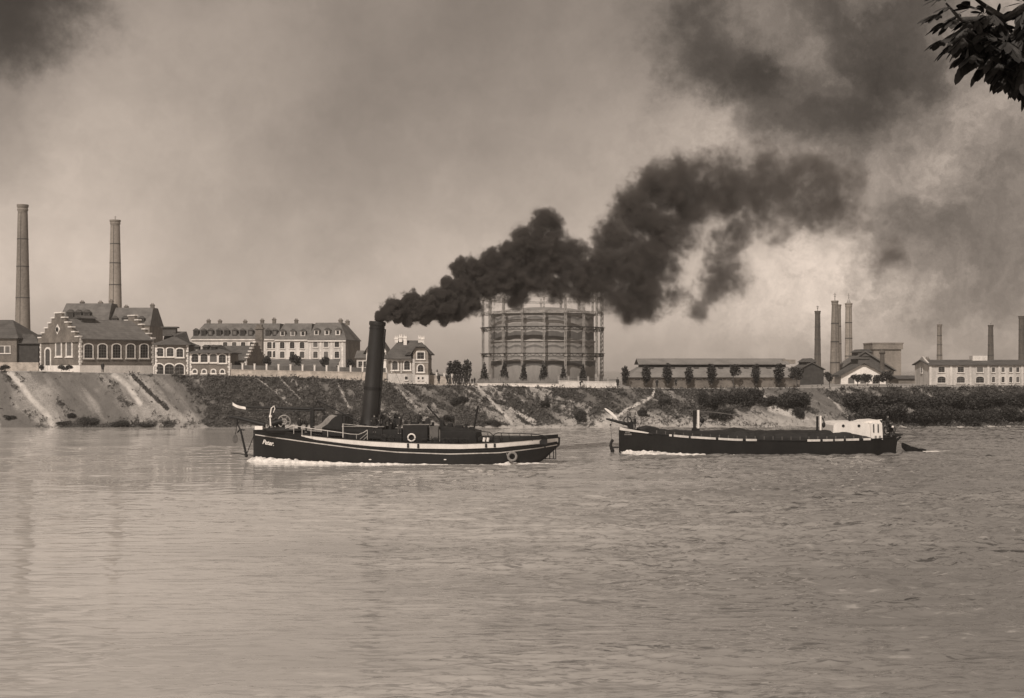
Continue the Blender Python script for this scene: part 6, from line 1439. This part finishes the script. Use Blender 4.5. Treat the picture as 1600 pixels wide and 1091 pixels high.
def smoke_material():
    m = bpy.data.materials.new('coal_smoke'); m.use_nodes = True; t = NT(m.node_tree); t.n.clear()
    out = t.new('ShaderNodeOutputMaterial'); pv = t.new('ShaderNodeVolumePrincipled'); t.l.new(pv.outputs[0], out.inputs['Volume'])
    g = t.new('ShaderNodeNewGeometry').outputs['Position']
    sx = t.new('ShaderNodeSeparateXYZ'); t.put(sx.inputs[0], g); X = sx.outputs[0]
    age = t.smooth(X, -13.0, 30.0, 0, 1, 'LINEAR')     # 0 at the funnel, 1 far down the wind
    # billows: small and crisp by the funnel, large and ragged down the wind
    wc = t.vec('SUBTRACT', t.noise(g, 0.42, 2, 0.5, color=True), (0.5, 0.5, 0.5))
    gw = t.vec('ADD', g, t.vec('SCALE', wc, t.math('MULTIPLY_ADD', age, 3.4, 0.6)))
    f = None
    for px, py, r in PUFFS:
        Y = yplume(px); c = Pw(px, py, Y); rm = r * Y / F
        d = t.vec('DISTANCE', gw, c, out=1)
        q = t.math('MULTIPLY_ADD', d, -1.0 / rm, 1.0)
        f = q if f is None else t.math('MAXIMUM', f, q)
    vor = t.new('ShaderNodeTexVoronoi', feature='SMOOTH_F1'); t.put(vor.inputs['Vector'], gw); vor.inputs['Scale'].default_value = 0.85; vor.inputs['Smoothness'].default_value = 0.25
    nsmall = vor.outputs['Distance']; nbig = t.noise(gw, 0.30, 8, 0.66); nfine = t.noise(g, 1.1, 5, 0.68)
    a1 = t.math('MULTIPLY', t.math('SUBTRACT', 0.42, nsmall), t.math('MULTIPLY_ADD', t.math('POWER', age, 0.5), -0.85, 0.9))
    a2 = t.math('MULTIPLY', t.math('SUBTRACT', nbig, 0.5), t.math('MULTIPLY_ADD', t.math('POWER', age, 0.7), 2.3, 0.6))
    fld = t.math('ADD', t.math('ADD', f, a1), a2)
    fld = t.math('ADD', t.math('MULTIPLY_ADD', age, 0.10, fld), t.math('MULTIPLY', t.math('SUBTRACT', nfine, 0.5), t.math('MULTIPLY_ADD', age, 1.1, 1.35)))
    dens = t.smooth(fld, t.math('MULTIPLY_ADD', age, -0.05, 0.10), t.math('MULTIPLY_ADD', age, 0.95, 0.22))
    dens = t.math('ADD', dens, t.math('MULTIPLY', t.smooth(t.math('ADD', f, t.math('SUBTRACT', nbig, 0.5)), -0.3, 0.5), t.math('MULTIPLY', age, 0.13)))
    dens = t.math('MULTIPLY', dens, t.smooth(f, -0.33, -0.05))
    k = t.math('POWER', 2.0, t.math('MULTIPLY_ADD', age, -3.9, 2.9))
    t.put(pv.inputs['Density'], t.math('MULTIPLY', dens, k))
    t.put(pv.inputs['Color'], t.mix(age, (0.15, 0.137, 0.127, 1), (0.23, 0.21, 0.195, 1))); pv.inputs['Anisotropy'].default_value = 0.1
    m.cycles.volume_step_rate = 0.14
    return m
sm = MB()
for i, (px, py, r) in enumerate(PUFFS):
    Y = yplume(px); sm.ico(Pw(px, py, Y), r * Y / F * 1.32 + 0.15, 2)
smoke = sm.build('smoke_plume', smoke_material())
rm = smoke.modifiers.new('r', 'REMESH'); rm.mode = 'VOXEL'; rm.voxel_size = 0.3
tag(smoke, "thick black coal smoke rolling from the tug's funnel across the gasometer", 'smoke', kind='stuff')

# ------------------------------------------------------------------ haze: the smoky air over the whole reach
hz = MB().box(-1400, 1400, -70, 2500, -3, 62)
hm = bpy.data.materials.new('smoky_air'); hm.use_nodes = True; t = NT(hm.node_tree); t.n.clear()
out = t.new('ShaderNodeOutputMaterial'); pv = t.new('ShaderNodeVolumePrincipled'); t.l.new(pv.outputs[0], out.inputs['Volume'])
pv.inputs['Density'].default_value = 0.0002; pv.inputs['Color'].default_value = (0.9, 0.86, 0.82, 1); pv.inputs['Anisotropy'].default_value = 0.2
haze = hz.build('haze', hm); tag(haze, 'thin smoky haze over river and town', kind='stuff')
